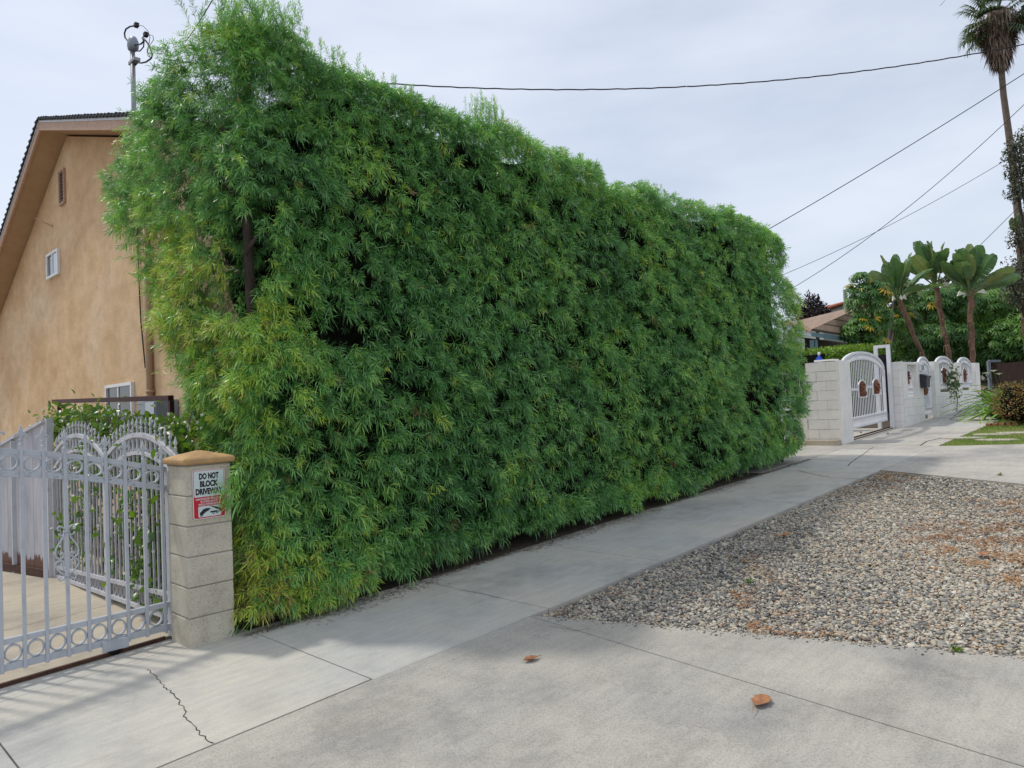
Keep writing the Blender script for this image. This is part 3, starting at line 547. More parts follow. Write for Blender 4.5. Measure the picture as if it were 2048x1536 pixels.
def sliding_gate():
    Y = 5.31; root = thing('sliding_gate', 'silver blue sliding gate with ring bands and spear finials left of the pillar', 'gate', (1.0, Y, -.04))
    ux = [-1.6, -1.2, -.8, -.4, 0, .4, .75, .994, 1.211, 1.445, 1.683, 1.965]; uz = [1.37, 1.43, 1.47, 1.495, 1.50, 1.465, 1.42, 1.379, 1.348, 1.303, 1.248, 1.176]
    lx = [-1.6, 0, .75, .991, 1.209, 1.442, 1.68, 1.965]; lz = [1.24, 1.37, 1.285, 1.244, 1.215, 1.172, 1.117, 1.045]
    U = lambda x: float(np.interp(x, ux, uz)); Lo = lambda x: float(np.interp(x, lx, lz))
    bot1 = lambda x: .209+.013*x; bot2 = lambda x: .058+.010*x
    X = np.linspace(-1.6, 1.965, 40)
    MB().strip([(x, Y, U(x)) for x in X], .034, .026).build('top_rail', M['gate'], root, bev=.002)
    MB().strip([(x, Y, Lo(x)) for x in X], .040, .030).build('upper_rail', M['gateworn'], root, bev=.002)
    MB().strip([(x, Y, bot1(x)) for x in (-1.6, 1.965)], .036, .030).build('lower_rail', M['gate'], root, bev=.002)
    MB().strip([(x, Y, bot2(x)) for x in (-1.6, 1.965)], .044, .030).build('bottom_rail', M['gate'], root, bev=.002)
    xs = [1.93-.1185*k for k in range(30)]
    for k, x in enumerate(xs):
        b_ = MB().box((x-.0105, Y-.024, bot2(x)-.03), (x+.0105, Y-.003-.0, U(x)+.045)).build('bar', M['gate'], root, bev=.0015)
        finial((x, Y-.0125, U(x)+.04), .95).build('finial', M['gate'], root)
        if k:
            xc = x+.0593; zc = (U(xc)+Lo(xc))/2; MB().ring((xc, Y, zc), .044, min(.044, (U(xc)-Lo(xc))/2-.024), .010, 'y', 24, .024).build('ring', M['gate'], root, True)
            zc = (bot1(xc)+bot2(xc))/2; MB().ring((xc, Y, zc), .043, .048, .010, 'y', 24, .024).build('ring', M['gate'], root, True)
    # scroll ornament
    x = xs[5]; s = MB()
    def spiral(cx, cz, r, a0, a1, n=16, rr=.006, sg=1):
        return [(cx+sg*(r*(1-.75*t))*math.cos(a0+(a1-a0)*t), Y-.018, cz+(r*(1-.75*t))*math.sin(a0+(a1-a0)*t)) for t in np.linspace(0, 1, n)]
    for sg in (-1, 1):
        s.tube([(x+sg*.010, Y-.018, .845)]+[(x+sg*a, Y-.018, b_) for a, b_ in ((.022, .80), (.045, .765), (.062, .735), (.066, .705))]+spiral(x, .705, .0, 0, 0, 1)[:0]+[(x+sg*a, Y-.018, b_) for a, b_ in ((.060, .680), (.042, .668), (.024, .676), (.018, .694), (.028, .706), (.038, .698), (.034, .688))], .0058, 6)
        s.tube([(x+sg*a, Y-.018, b_) for a, b_ in ((.012, .560), (.034, .580), (.056, .605), (.066, .630), (.060, .652), (.040, .660), (.022, .652), (.018, .634), (.030, .624), (.038, .634))], .0058, 6)
        s.tube([(x+sg*a, Y-.018, b_) for a, b_ in ((.008, .845), (.020, .868), (.038, .878), (.052, .866), (.048, .850), (.036, .852))], .0052, 6)
        s.tube([(x+sg*a, Y-.018, b_) for a, b_ in ((.010, .83), (.026, .815), (.040, .818), (.044, .832))], .0045, 6)
        s.tube([(x+sg*a, Y-.018, b_) for a, b_ in ((.008, .565), (.020, .540), (.040, .530), (.052, .545), (.042, .556))], .0052, 6)
        s.tube([(x+sg*a, Y-.018, b_) for a, b_ in ((.01, .64), (.024, .612), (.02, .598), (.010, .604))], .0045, 6)
    s.box((x-.018, Y-.030, .832), (x+.018, Y-.006, .846)); s.box((x-.018, Y-.030, .552), (x+.018, Y-.006, .566))
    s.build('scroll_ornament', M['gate'], root, True)
    MB().box((1.962, Y-.035, .01), (1.99, Y+.028, 1.16)).build('end_post', M['gate'], root, bev=.002)
    w = onY(232, 1285, Y); wx = float(w[0])
    MB().box((wx-.09, Y-.034, .015), (wx+.07, Y-.016, .085)).build('wheel_housing', M['gate'], root, bev=.003)
    m = MB(); m.tube([(wx-.01, Y-.024, .022), (wx-.01, Y+.02, .022)], .043, 18); m.build('wheel', M['black'], root, True)
    r = MB(); r.strip([(x_, Y, g(x_)+.008) for x_ in (-5.4, 1.93)], .022, .024); tag(r.build('gate_track', M['rust']), 'rusty steel ground rail under the sliding gate', 'rail')
sliding_gate()

# ------------------------------------------------------------------ silver ring fence and plank panel beside the inner driveway
def ring_fence():
    X = 2.03; root = thing('ring_fence', 'silver arched picket fence with ring bands and jasmine growing through it', 'fence', (X, 6.8, 0))
    ys = [8.40, 6.80, 5.20]
    zb1 = lambda y: .27-.055*(y-5.3); zb2 = lambda y: .10-.03*(y-5.3)
    for y in ys: MB().box((X-.028, y-.028, g(X)-.04), (X+.028, y+.028, 1.21)).build('post', M['fence'], root, bev=.003)
    for a, b_ in zip(ys[1:], ys[:-1]):
        mid = (a+b_)/2; w = (b_-a)/2
        out = lambda y: 1.22+.20*(1-((y-mid)/w)**2); inn = lambda y: 1.08+.20*(1-((y-mid)/w)**2)
        Y = np.linspace(a+.03, b_-.03, 18)
        MB().strip([(X, y, out(y)) for y in Y], .038, .04, (1, 0, 0)).build('arch', M['fence'], root, bev=.003)
        MB().strip([(X, y, inn(y)) for y in Y], .030, .034, (1, 0, 0)).build('inner_arch', M['fence'], root, bev=.003)
        for zf in (zb1, zb2): MB().strip([(X, y, zf(y)) for y in (a+.03, b_-.03)], .036, .036, (1, 0, 0)).build('bottom_rail', M['fence'], root, bev=.003)
        n = 17
        for k in range(1, n):
            y = a+(b_-a)*k/n; p = MB().box((X-.007, y-.007, zb1(y)), (X+.007, y+.007, out(y)+.05)).build('picket', M['fence'], root)
            f = MB(); z = out(y)+.05; f.lathe([(.008, -.05), (.013, -.045), (.013, -.035), (.007, -.03), (.007, .0), (.012, .006), (.012, .014), (.004, .02), (.016, .045), (.010, .062), (.0015, .095)], (X, y, z), 6); f.build('finial', M['fence'], p)
            yc = y-(b_-a)/n/2; 
            MB().ring((X, yc, (out(yc)+inn(yc))/2), .032, .050, .007, 'x', 14, .012).build('ring', M['fence'], root)
            MB().ring((X, yc, (zb1(yc)+zb2(yc))/2), .032, (zb1(yc)-zb2(yc))/2-.018, .007, 'x', 14, .012).build('ring', M['fence'], root)
    root2 = thing('plank_panel', 'weathered lavender grey plank panel with a sloped top and rusty foot', 'fence panel', (1.9, 8.9, 0))
    A = np.array([1.97, 8.46]); B = np.array([1.45, 10.9]); zt = lambda t: 1.56-.62*t
    n = 9
    for k in range(n):
        a = A+(B-A)*k/n; b_ = A+(B-A)*(k+1)/n-(B-A)*.0025; z0 = .02
        MB().prism([(a[0], a[1], z0), (b_[0], b_[1], z0), (b_[0], b_[1], zt((k+1)/n)), (a[0], a[1], zt(k/n))], (.012+.004*(k % 2), 0, 0)).build('plank', M['plank'], root2)
    for t in (.27, .62):
        p = A+(B-A)*t; MB().box((p[0]-.03, p[1]-.03, -.03), (p[0]+.01, p[1]+.015, zt(t)-.01)).build('upright', M['gate'], root2)
    MB().strip([(A[0]-.02, A[1], zt(0)+.01), (B[0]-.02, B[1], zt(1)+.01)], .03, .03, (1, 0, 0)).build('top_strip', M['fence'], root2)
    MB().strip([(A[0]-.022, A[1], .04), (B[0]-.022, B[1], .04)], .07, .03, (1, 0, 0)).build('bottom_channel', M['rust'], root2)
    MB().box((1.97, 8.42, g(2)-.03), (2.03, 8.49, 1.60)).build('end_post', M['fence'], root2)
ring_fence()
def jasmine():
    root = thing('jasmine_vine', 'leafy green jasmine vine with small white flowers climbing over the silver fence', 'climbing plant', (2.25, 6.9, 0))
    P = []
    def blob(n, c, s, ): P.append(np.array(c)+RG.normal(0, 1, (n, 3))*np.array(s))
    for y in np.arange(5.4, 9.3, .16):
        top = float(np.interp(y, [5.4, 6.2, 7, 8, 9.2], [1.46, 1.38, 1.44, 1.58, 1.60])); blob(int(150), (2.30, y, top-.09), (.10, .12, .10))
        blob(28, (2.18, y, 1.2), (.08, .1, .15))
    for k in range(34):
        y = RG.uniform(5.35, 8.3); blob(24, (2.08, y, RG.uniform(.3, 1.25)), (.05, .07, .10))
    for k in range(12): y = RG.uniform(5.3, 6.6); blob(30, (2.08, y, RG.uniform(.3, 1.15)), (.05, .07, .11))
    blob(60, (2.1, 5.9, .15), (.06, .25, .05))
    P = np.concatenate(P); P = P[P[:, 2] > .03]; P = P[(P[:, 0] > 1.93)]; n = len(P)
    D = rdir(n)+np.array([-.35, -.25, -.1]); U = rdir(n)+np.array([-.3, -.1, 1.]); l = RG.uniform(.045, .09, n)
    V, T, ti = inst(LEAF_V, LEAF_F, P, D, U, np.stack([l, l*.58, l], 1), np.clip(RG.beta(2, 2.2, n)+.12*noise3(P, 5, 3), 0, 1))
    npmesh('leaves', V, T, M['jasmine'], root, ti)
    k = RG.choice(n, 430); Q = P[k]+np.array([-.05, -.02, .02])+RG.normal(0, .02, (430, 3)); nrm = rdir(430)*.6+np.array([-.7, -.5, .3]); A = rdir(430); FV = []; FT = []; b0 = 0
    for j in range(5):
        a = 2*PI*j/5; S1 = norm(np.cross(nrm, A)); S2 = norm(np.cross(nrm, S1)); D = S1*math.cos(a)+S2*math.sin(a)
        v, t, _ = inst(DIA_V, DIA_F, Q, D, nrm, np.stack([np.full(430, .017), np.full(430, .009), np.full(430, .01)], 1), np.zeros(430)); FV.append(v); FT.append(t+b0); b0 += len(v)
    npmesh('flowers', np.concatenate(FV), np.concatenate(FT), M['petal'], root)
    m = MB()
    for k in range(34):
        y = RG.uniform(5.4, 8.9); p = np.array([2.12+.1*random.random(), y, .02]); pts = [p.copy()]
        for s in range(6): p = p+np.array([RG.normal(0, .03), RG.normal(0, .07), .26]); pts.append(p.copy())
        m.tube(pts, [.009-.001*i for i in range(7)], 5)
    for k in range(40):
        p = np.array([2.3, RG.uniform(5.6, 9), 1.4]); q = p+np.array([RG.normal(0, .15), RG.normal(0, .3), RG.normal(.1, .08)]); m.tube([p, (p+q)/2+RG.normal(0, .03, 3), q], .004, 4)
    m.build('stems', M['twigbark'], root, True)
jasmine()

# ------------------------------------------------------------------ tan house
def house():
    root = thing('stucco_house', 'tan stucco house with a tall gable wall behind the silver fence', 'house', (8, 13.5, 0))
    W = 3.6; FX = 3.2; XE = 13.
    prof = [(8.35, 5.02), (13.73, 6.63), (21.5, 2.95)]     # roof line (Y, z) at the rake
    # wall
    MB().prism([(W, 8.9, -.2), (W, 20.9, -.2), (W, 20.9, 3.06), (W, 13.73, 6.45), (W, 8.9, 5.0)], (XE-W-.4, 0, 0)).build('wall', M['stucco'], root)
    rf = MB()
    for (ya, za), (yb, zb) in ((prof[0], prof[1]), (prof[1], prof[2])):
        rf.prism([(FX-.03, ya, za), (FX-.03, yb, zb), (FX-.03, yb, zb+.022), (FX-.03, ya, za+.022)], (XE-FX+.06, 0, 0))
    # shingle butts along the rake give a toothed edge
    for (ya, za), (yb, zb) in ((prof[0], prof[1]), (prof[1], prof[2])):
        n = int(abs(yb-ya)/.14)
        for k in range(n):
            t = (k+.5)/n; y = ya+(yb-ya)*t; z = za+(zb-za)*t; rf.box((FX-.038, y-.062, z+.004), (FX+.3, y+.062, z+.026+.010*random.random()))
    rf.build('roof', M['shingle_dark'], root)
    for i, ((ya, za), (yb, zb)) in enumerate(((prof[0], prof[1]), (prof[1], prof[2]))):
        h = .175; MB().prism([(FX, ya, za-.005), (FX, yb, zb-.005), (FX, yb, zb-h), (FX, ya, za-h)], (.035, 0, 0)).build('fascia', M['fascia'], root)
        MB().prism([(FX-.008, ya, za-.003), (FX-.008, yb, zb-.003), (FX-.008, yb, zb-.045), (FX-.008, ya, za-.045)], (.008, 0, 0)).build('drip_edge', M['fence'], root)
        MB().prism([(FX+.036, ya, za-h+.03), (FX+.036, yb, zb-h+.03), (FX+.036, yb, zb-h+.05), (FX+.036, ya, za-h+.05)], (W-FX+.1, 0, 0)).build('soffit', M['soffit'], root)
    # gable vent
    y0, y1, z0, z1 = 13.82, 14.14, 5.33, 5.93
    v = MB().box((W-.025, y0, z0), (W-.002, y1, z1)); vent = MB().box((W-.012, y0+.03, z0+.03), (W-.003, y1-.03, z1-.03)).build('vent', M['void'], root)
    fr = MB()
    for a, b_, c_, d_ in ((y0, y1, z1-.035, z1), (y0, y1, z0, z0+.035), (y0, y0+.035, z0+.035, z1-.035), (y1-.035, y1, z0+.035, z1-.035)): fr.box((W-.04, a, c_), (W-.001, b_, d_))
    fr.build('vent_frame', M['fascia'], vent); sl = MB()
    for k in range(9):
        z = z0+.06+k*.058; sl.prism([(W-.036, y0+.035, z), (W-.036, y1-.035, z), (W-.014, y1-.035, z+.03), (W-.014, y0+.035, z+.03)], (0, 0, .006))
    sl.build('vent_slats', M['fascia'], vent)
    def win(y0, y1, z0, z1, glassm, ins=None):
        fr = MB(); w = .045
        for a, b_, c_, d_ in ((y0, y1, z1-w, z1), (y0, y1, z0, z0+w), (y0, y0+w, z0+w, z1-w), (y1-w, y1, z0+w, z1-w)): fr.box((W-.05, a, c_), (W-.001, b_, d_))
        ym = (y0+y1)/2; fr.box((W-.046, ym-.02, z0+w), (W-.003, ym+.02, z1-w))
        o = fr.build('window', M['whitew'], root, bev=.003)
        MB().box((W-.022, ym+.02, z0+w), (W-.012, y1-w, z1-w)).build('pane', M['glass'], o)
        MB().box((W-.032, y0+w, z0+w), (W-.022, ym-.02, z1-w)).build('pane', glassm, o)
    win(14.25, 14.98, 4.17, 4.62, M['glasslight']); win(10.78, 11.9, 1.15, 2.09, M['glass'])
    # downspout with band, thin conduit, hook
    d = MB(); d.tube([(W-.05, 10.05, 0), (W-.05, 10.08, 4.6)], .045, 10); d.tube([(W-.05, 10.05, 1.9), (W-.05, 10.05, 1.94)], .058, 10); d.build('downspout', M['downspout'], root, True)
    d = MB(); d.tube([(W-.02, 10.30, 2.25), (W-.02, 10.42, 2.9), (W-.02, 10.46, 3.6), (W-.02, 10.46, 4.8)], .009, 6); d.build('conduit', M['black'], root)
    a = onX(83, 452, W); b_ = onX(103, 455, W); MB().tube([(W-.2, a[1]-.45, a[2]+.02), (W-.01, b_[1]-.1, b_[2])], .012, 6).build('hook', M['downspout'], root)
    # meter cabinet on the wall
    bx = onX(305, 815, W-.2); cab = thing('meter_cabinet', 'grey metal utility cabinet on the tan wall behind the jasmine', 'cabinet', (W-.2, bx[1], 1.3))
    MB().box((W-.28, bx[1]-.33, 1.2), (W-.003, bx[1]+.30, 1.79)).build('body', M['metalbox'], cab, bev=.012)
    MB().box((W-.295, bx[1]-.31, 1.22), (W-.281, bx[1]-.02, 1.76)).build('door', M['glasslight'], cab, bev=.004)
    # service mast
    mx, my = 4.2, 12.29; mast = thing('service_mast', 'grey power mast with a weatherhead and looped cables above the roof', 'mast', (mx, my, 6.1))
    MB().tube([(mx, my, 5.6), (mx, my+.0, 7.62)], .038, 12).build('pole', M['mast'], mast, True)
    h = MB(); h.lathe([(.045, 7.58), (.075, 7.60), (.085, 7.66), (.080, 7.73), (.055, 7.79), (.02, 7.815)], (mx, my-.03, 0), 14, 1.0, 1.35); h.build('weatherhead', M['metalbox'], mast, True)
    def loop(pts, r=.011): return MB().tube([onX(*p, mx) for p in pts], r, 6)
    c1 = loop([(286, 74), (288, 82), (282, 88), (270, 90), (258, 85), (250, 75), (249, 66), (252, 58), (260, 53), (272, 51)], .013); c1.build('cable', M['cable'], mast, True)
    loop([(287, 76), (295, 86), (301, 98), (305, 110), (302, 117), (292, 124), (282, 126), (276, 125)], .013).build('cable', M['cable'], mast, True)
    loop([(284, 76), (288, 84), (287, 94), (280, 102), (273, 102)], .010).build('cable', M['cable'], mast, True)
    loop([(276, 50), (286, 52), (296, 62), (300, 74), (298, 88), (294, 100), (296, 112), (304, 117)], .005).build('cable', M['cable'], mast, True)
    loop([(296, 68), (306, 72), (307, 80), (300, 90), (295, 102), (300, 114)], .005).build('cable', M['cable'], mast, True)
    for p in ((273, 50), (292, 69)): q = onX(*p, mx); MB().box(q-np.array([.03, .035, .03]), q+np.array([.03, .045, .03])).build('splice', M['cable'], mast)
    q = onX(278, 113, mx); MB().box((mx-.05, my-.2, q[2]-.03), (mx+.05, my+.06, q[2]+.02)).build('clamp', M['mast'], mast)
    ring = [(mx+.02, my+.11*math.cos(a), q[2]+.0+.045*math.sin(a)) for a in np.linspace(0, 6.28, 16)]; MB().tube(ring, .006, 5, False).build('tie_wire', M['cable'], mast)
house()
p0, p1 = onX(108, 803, 2.6), onX(342, 796, 2.6)
rr_ = thing('red_rail', 'dark red square steel rail running level above the jasmine', 'rail', (2.6, 7, 0))
MB().strip([p0, p1], .05, .05, (1, 0, 0)).build('rail', M['darkred'], rr_)
for p in (p0+(p1-p0)*.06, p1): MB().box((2.58, p[1]-.02, 0), (2.62, p[1]+.02, p[2]-.026)).build('post', M['darkred'], rr_)

# ------------------------------------------------------------------ overhead wires
def wire(label, a, b_, m, da, db, r, twist=0, grp='overhead wires'):
    A = at(*a, da); B = at(*b_, db); d = ray(*m); h = np.array([-(B-A)[1], (B-A)[0], 0]); t = np.dot(A-CAM, h)/np.dot(d, h); Q = CAM+d*t
    s = np.dot((Q-A)[:2], (B-A)[:2])/np.dot((B-A)[:2], (B-A)[:2]); zl = A[2]+(B-A)[2]*s; sag = (zl-Q[2])/(4*s*(1-s)); n = 120
    P = []
    for i in range(n+1):
        u = i/n; p = A+(B-A)*u; p[2] -= 4*sag*u*(1-u); 
        if twist: p[2] += twist*math.sin(i*2.3)
        P.append(p)
    return tag(MB().tube(P, r, 6).build('overhead_wire', M['cable'], smooth=True), label, 'wire', grp)
wire('black twisted service cable sagging across the sky from mast to the far right', (326, 118), (2330, 20), (1240, 178), 12.2, 14, .011, .005)
wire('short black wire rising steeply above the left end of the hedge', (372, 82), (470, -85), (410, 25), 13, 9, .009)
wire('uppermost of the three dark wires fanning out above the far end of hedge', (1400, 535), (2250, 15), (1800, 303), 20, 17, .011)
wire('dark wire crossing its neighbour and meeting the palm trunk halfway', (1480, 632), (2200, 55), (1755, 462), 26, 20, .010)
wire('lowest thin dark wire ending beside the dusty leafed tree', (1560, 552), (2100, 265), (1740, 470), 26, 24, .009)
wire('thin dark wire segment rising behind the banana leaved plants', (1930, 520), (2150, 300), (1996, 455), 34, 30, .012)
wire('thin wire crossing the top edge of the sky beside the palm crown', (1880, 12), (1960, -90), (1915, -30), 34, 30, .008)

# ------------------------------------------------------------------ far white wall with gates
def cyl_arch(x0, x1, zb, zs, rise, n=16):   # segment arch points from (x0,zs) to (x1,zs)
    m = (x0+x1)/2; w = (x1-x0)/2; return [(m+w*math.cos(PI-PI*k/n), zs+rise*math.sin(PI*k/n)) for k in range(n+1)]
def blockwall(name, label, segs, extra=None, grp=None):
    return None
def white_wall():
    YF = 5.10; TH = .20
    root = thing('white_block_pier', 'white painted block pier with a side wing left of the white driveway gate', 'wall', (14.8, 5.2, g(14.8)))
    def blocks(x0, x1, y0, y1, z0, z1, axis, par, bl=.4, name='blocks', mat=None):
        """courses of separate painted blocks, mortar core inside"""
        b_ = MB(); n = int(round((z1-z0)/.2)); dz = (z1-z0)/n
        for k in range(n):
            a = (x0 if axis == 'x' else y0); e_ = (x1 if axis == 'x' else y1); t = a-(.0 if k % 2 else bl/2)
            while t < e_-.01:
                s0 = max(t, a); s1 = min(t+bl, e_)
                if s1-s0 > .03:
                    z = z0+k*dz; j = RG.normal(0, .002)
                    if axis == 'x': b_.box((s0+.003, y0+j, z+.004), (s1-.003, y1, z+dz-.003))
                    else: b_.box((x0+j, s0+.003, z+.004), (x1, s1-.003, z+dz-.003))
                t += bl
        b_.build(name, mat or M['whiteblock'], par); MB().box((x0+.008, y0+.008, z0-.1), (x1-.008, y1-.008, z1-.006)).build('mortar', M['whitemortar'], par)
    # pier + wing along Y
    blocks(14.62, 14.82, 5.14, 5.76, .42, 2.15, 'y', root)
    MB().box((14.60, 5.09, .35), (15.25, 5.137, 2.165)).build('rendered_face', M['whiteblock'], root, bev=.006)
    MB().box((14.825, 5.14, .35), (15.25, 5.5, 2.16)).build('pier', M['whiteblock'], root, bev=.006)
    blocks(14.64, 14.84, 5.765, 9.6, .42, 1.13, 'y', root)
    MB().box((14.42, 5.12, .30), (14.60, 9.6, .60)).build('footing', M['yard'], root, bev=.01)
    MB().box((14.72, 5.22, 2.165), (15.02, 5.6, 2.2)).build('coping', M['whiteblock'], root)
    # wrought iron panel standing on the low wing
    ir = thing('iron_wing_panel', 'white arched scroll iron panel on the low wall at the hedge end', 'fence panel', (14.74, 6.6, 1.13)); s = MB()
    Yc, Yw = 6.75, .95
    s.strip([(14.74, Yc+Yw*math.cos(a), 1.78+.22*math.sin(a)) for a in np.linspace(0, PI, 15)], .045, .04, (1, 0, 0)); s.box((14.72, 5.80, 1.13), (14.76, 5.84, 1.80)); s.box((14.72, 7.66, 1.13), (14.76, 7.70, 1.8)); s.box((14.72, 5.84, 1.20), (14.76, 7.66, 1.235)); s.box((14.72, 5.84, 1.40), (14.76, 7.66, 1.425))
    s.build('frame', M['white'], ir)
    s = MB()
    for y in np.arange(5.93, 7.6, .17):
        s.ring((14.74, y, 1.312), .06, .07, .012, 'x', 12, .016)
        zt = 1.76+.2*math.sqrt(max(0, 1-((y-Yc)/Yw)**2)); s.tube([(14.74, y, 1.42), (14.74, y+.05, 1.5), (14.74, y-.05, 1.62), (14.74, y, 1.7), (14.74, y, zt)], .008, 5); s.ring((14.74, y, 1.55), .05, .05, .010, 'x', 10, .014)
    s.build('scrolls', M['white'], ir)

    # street wall: pier 2, low walls, piers
    r2 = thing('white_street_wall', 'long white block wall with arched openings along the far sidewalk', 'wall', (22, 5.2, g(22)))
    X2 = 18.25
    blocks(X2, X2+.2, 5.005, 5.215, .6, 2.18, 'y', r2, .4, 'end_blocks')
    YS = 5.0; YT = 5.22
    def rend(x0, x1, z0, z1, y0=YS, y1=YT, n='wall_panel'):
        m = MB(); a = []; 
        m.prism([(x0, y0, z0), (x1, y0, z0), (x1, y0, z1), (x0, y0, z1)], (0, y1-y0, 0)); return m.build(n, M['whiteblock'], r2, bev=.004)
    rend(X2+.205, 18.86, .55, 2.19); rend(18.86+.002, 19.66, .55, 1.37); rend(19.662, 20.18, .55, 2.20); rend(18.862, 19.66, 2.13, 2.185)
    rend(21.30, 21.80, .7, 2.24); rend(21.802, 23.80, .7, 1.42); rend(23.802, 24.30, .8, 2.25); rend(24.302, 26.15, .8, 1.44); rend(26.152, 26.72, .9, 2.28)
    # raised painted joints on the low walls
    j = MB()
    for x0, x1, z1 in ((X2+.21, 20.17, 1.36), (21.31, 26.7, 1.40)):
        for z in (.9, 1.1, 1.3):
            if z < z1: j.box((x0, YS-.002, z), (x1, YS+.01, z+.008))
        for i, x in enumerate(np.arange(x0+.3, x1, .4)): j.box((x, YS-.0022, .9+.2*(i % 2)), (x+.007, YS+.01, 1.1+.2*(i % 2)))
    j.build('joints', M['whitemortar'], r2)
    # driveway gate
    def orn(cx, cy, z0, w, h, par, cut=0):
        """brown cast plaque: pierced basket of flowers in an arched white frame"""
        m = MB(); rnd = random.Random(int(cx*100)); m.prism([(cx+w*a, cy, z0+h*b_) for a, b_ in ((-.36, 0), (.36, 0), (.42, .18), (.30, .30), (.45, .45), (.44, .65), (.30, .82), (.1, .97), (-.12, .95), (-.33, .80), (-.45, .62), (-.42, .42), (-.30, .30), (-.43, .15))], (0, .02, 0))
        for k in range(16): q = (cx+rnd.uniform(-.33, .33)*w, cy-.012, z0+rnd.uniform(.12, .85)*h); m.lathe([(.004, -.03), (.03, -.015), (.034, 0), (.02, .02), (.004, .03)], q, 6)
        m.build('ornament', M['brown_orn'], par); f = MB(); f.strip([(cx-w/2, cy, z0-.02), (cx-w/2, cy, z0+h*.62)]+[(cx-w/2*math.cos(a), cy, z0+h*.62+h*.42*math.sin(a)) for a in np.linspace(.25, PI-.25, 10)]+[(cx+w/2, cy, z0+h*.62), (cx+w/2, cy, z0-.02)], .022, .02)
        f.strip([(cx-w/2, cy, z0-.015), (cx+w/2, cy, z0-.015)], .022, .02); f.build('ornament_frame', M['white'], par)
    def arched(name, label, x0, x1, y, zb, zs, rise, nb, orns, cat, lowgap=.17, post=.05, grp=None, slope=.0, solid=False):
        r = thing(name, label, cat, ((x0+x1)/2, y, zb), grp); arc = cyl_arch(x0+.02, x1-.02, zb, zs, rise); ins = cyl_arch(x0+.06, x1-.06, zb, zs-.13, rise*.98)
        zg = lambda x: zb+slope*(x-x0)
        MB().strip([(a, y, b_) for a, b_ in arc], .05, .05).build('arch', M['white'], r, bev=.004); MB().strip([(a, y, b_) for a, b_ in ins], .03, .035).build('inner_arch', M['white'], r)
        f = MB(); f.box((x0, y-.025, zg(x0)), (x0+.05, y+.025, zs+.02)); f.box((x1-.05, y-.025, zg(x1)), (x1, y+.025, zs+.02)); f.strip([(x0+.05, y, zg(x0)+.02), (x1-.05, y, zg(x1)+.02)], .04, .04); f.strip([(x0+.05, y, zg(x0)+.02+lowgap), (x1-.05, y, zg(x1)+.02+lowgap)], .035, .04); f.build('frame', M['white'], r)
        bd = MB(); bd2 = MB(); n = max(8, int((x1-x0)/.085))
        for k in range(n):
            t = (k+.5)/n; x = x0+.06+(x1-x0-.12)*t; zo = np.interp(x, [a for a, _ in arc], [b_ for _, b_ in arc]); bd.ring((x, y, zo-.068), .026, .05, .012, 'y', 10, .016); bd2.ring((x, y, zg(x)+.02+lowgap/2), .026, lowgap/2-.02, .012, 'y', 10, .016)
        bd.build('arch_ring_band', M['white'], r); bd2.build('lower_ring_band', M['white'], r)
        def hit(x, za, zb_):
            for (cx, z0, w, h) in orns:
                if abs(x-cx) < w/2: return z0, z0+h
            return None
        for k in range(nb):
            x = x0+.05+(x1-x0-.1)*(k+1)/(nb+1); zt = float(np.interp(x, [a for a, _ in ins], [b_ for _, b_ in ins])); z0 = zg(x)+.03+lowgap; hh = hit(x, z0, zt); b_ = MB()
            if hh: b_.box((x-.010, y-.005, z0), (x+.010, y+.005, hh[0]-.02)); b_.box((x-.010, y-.005, hh[1]+.02), (x+.010, y+.005, zt))
            else: b_.box((x-.010, y-.005, z0), (x+.010, y+.005, zt))
            b_.build('bar', M['white'], r)
        for (cx, z0, w, h) in orns: orn(cx, y-.01, z0, w, h, r)
        return r
    gt = arched('driveway_gate', 'large arched white driveway gate with brown cast ornaments between the block piers', 15.30, 18.12, 5.30, .74, 2.02, .36, 25, [(15.62, 1.38, .42, .30), (16.55, 1.42, .50, .34), (17.50, 1.46, .50, .34)], 'gate', .19, slope=.03)
    k = MB(); k.box((15.85, 5.27, 1.55), (16.22, 5.3, 1.60)); k.box((16.9, 5.27, 1.6), (17.2, 5.3, 1.65)); k.build('link_bar', M['white'], gt)
    tr = MB(); tr.strip([(x_, 5.30, g(x_)+.012) for x_ in (15.25, 19.5)], .03, .02); tr.strip([(x_, 5.18, g(x_)+.006) for x_ in (15.25, 18.2)], .02, .02); tag(tr.build('far_gate_track', M['rust']), 'rusty ground rail under the white driveway gate', 'rail')
    # tall guide frame
    fr = thing('gate_guide_frame', 'tall white square tube portal behind the right end of the driveway gate', 'frame', (18.15, 5.9, .65)); m = MB(); m.box((18.14, 5.16, .55), (18.22, 5.235, 2.60)); m.box((18.14, 5.43, .55), (18.22, 5.505, 2.60)); m.box((18.14, 5.235, 2.53), (18.22, 5.43, 2.60)); m.build('portal', M['white'], fr)
    MB().box((18.28, 5.26, 1.0), (18.42, 5.46, 2.38)).build('motor_cover', M['void'], fr)
    arched('window_grille', 'narrow white iron grille with a brown ornament in the pier beside the mailbox', 18.88, 19.64, 5.12, 1.40, 1.98, .12, 6, [(19.26, 1.66, .42, .34)], 'grille', .14)
    arched('pedestrian_gate', 'narrow arched white walk gate with one brown ornament right of the mailbox', 20.20, 21.28, 5.12, .86, 2.08, .26, 10, [(20.75, 1.36, .5, .36)], 'gate', .16)
    sh = MB().box((20.27, 5.14, 1.1), (21.2, 5.15, 2.05)); sh.build('backing_sheet', M['white'], [o for o in COL.objects if o.name == 'pedestrian_gate'][0])
    arched('arched_grille', 'arched white iron grille behind the white rose', 21.83, 23.77, 5.12, 1.50, 2.10, .30, 17, [(22.75, 1.68, .5, .42)], 'grille', .13)
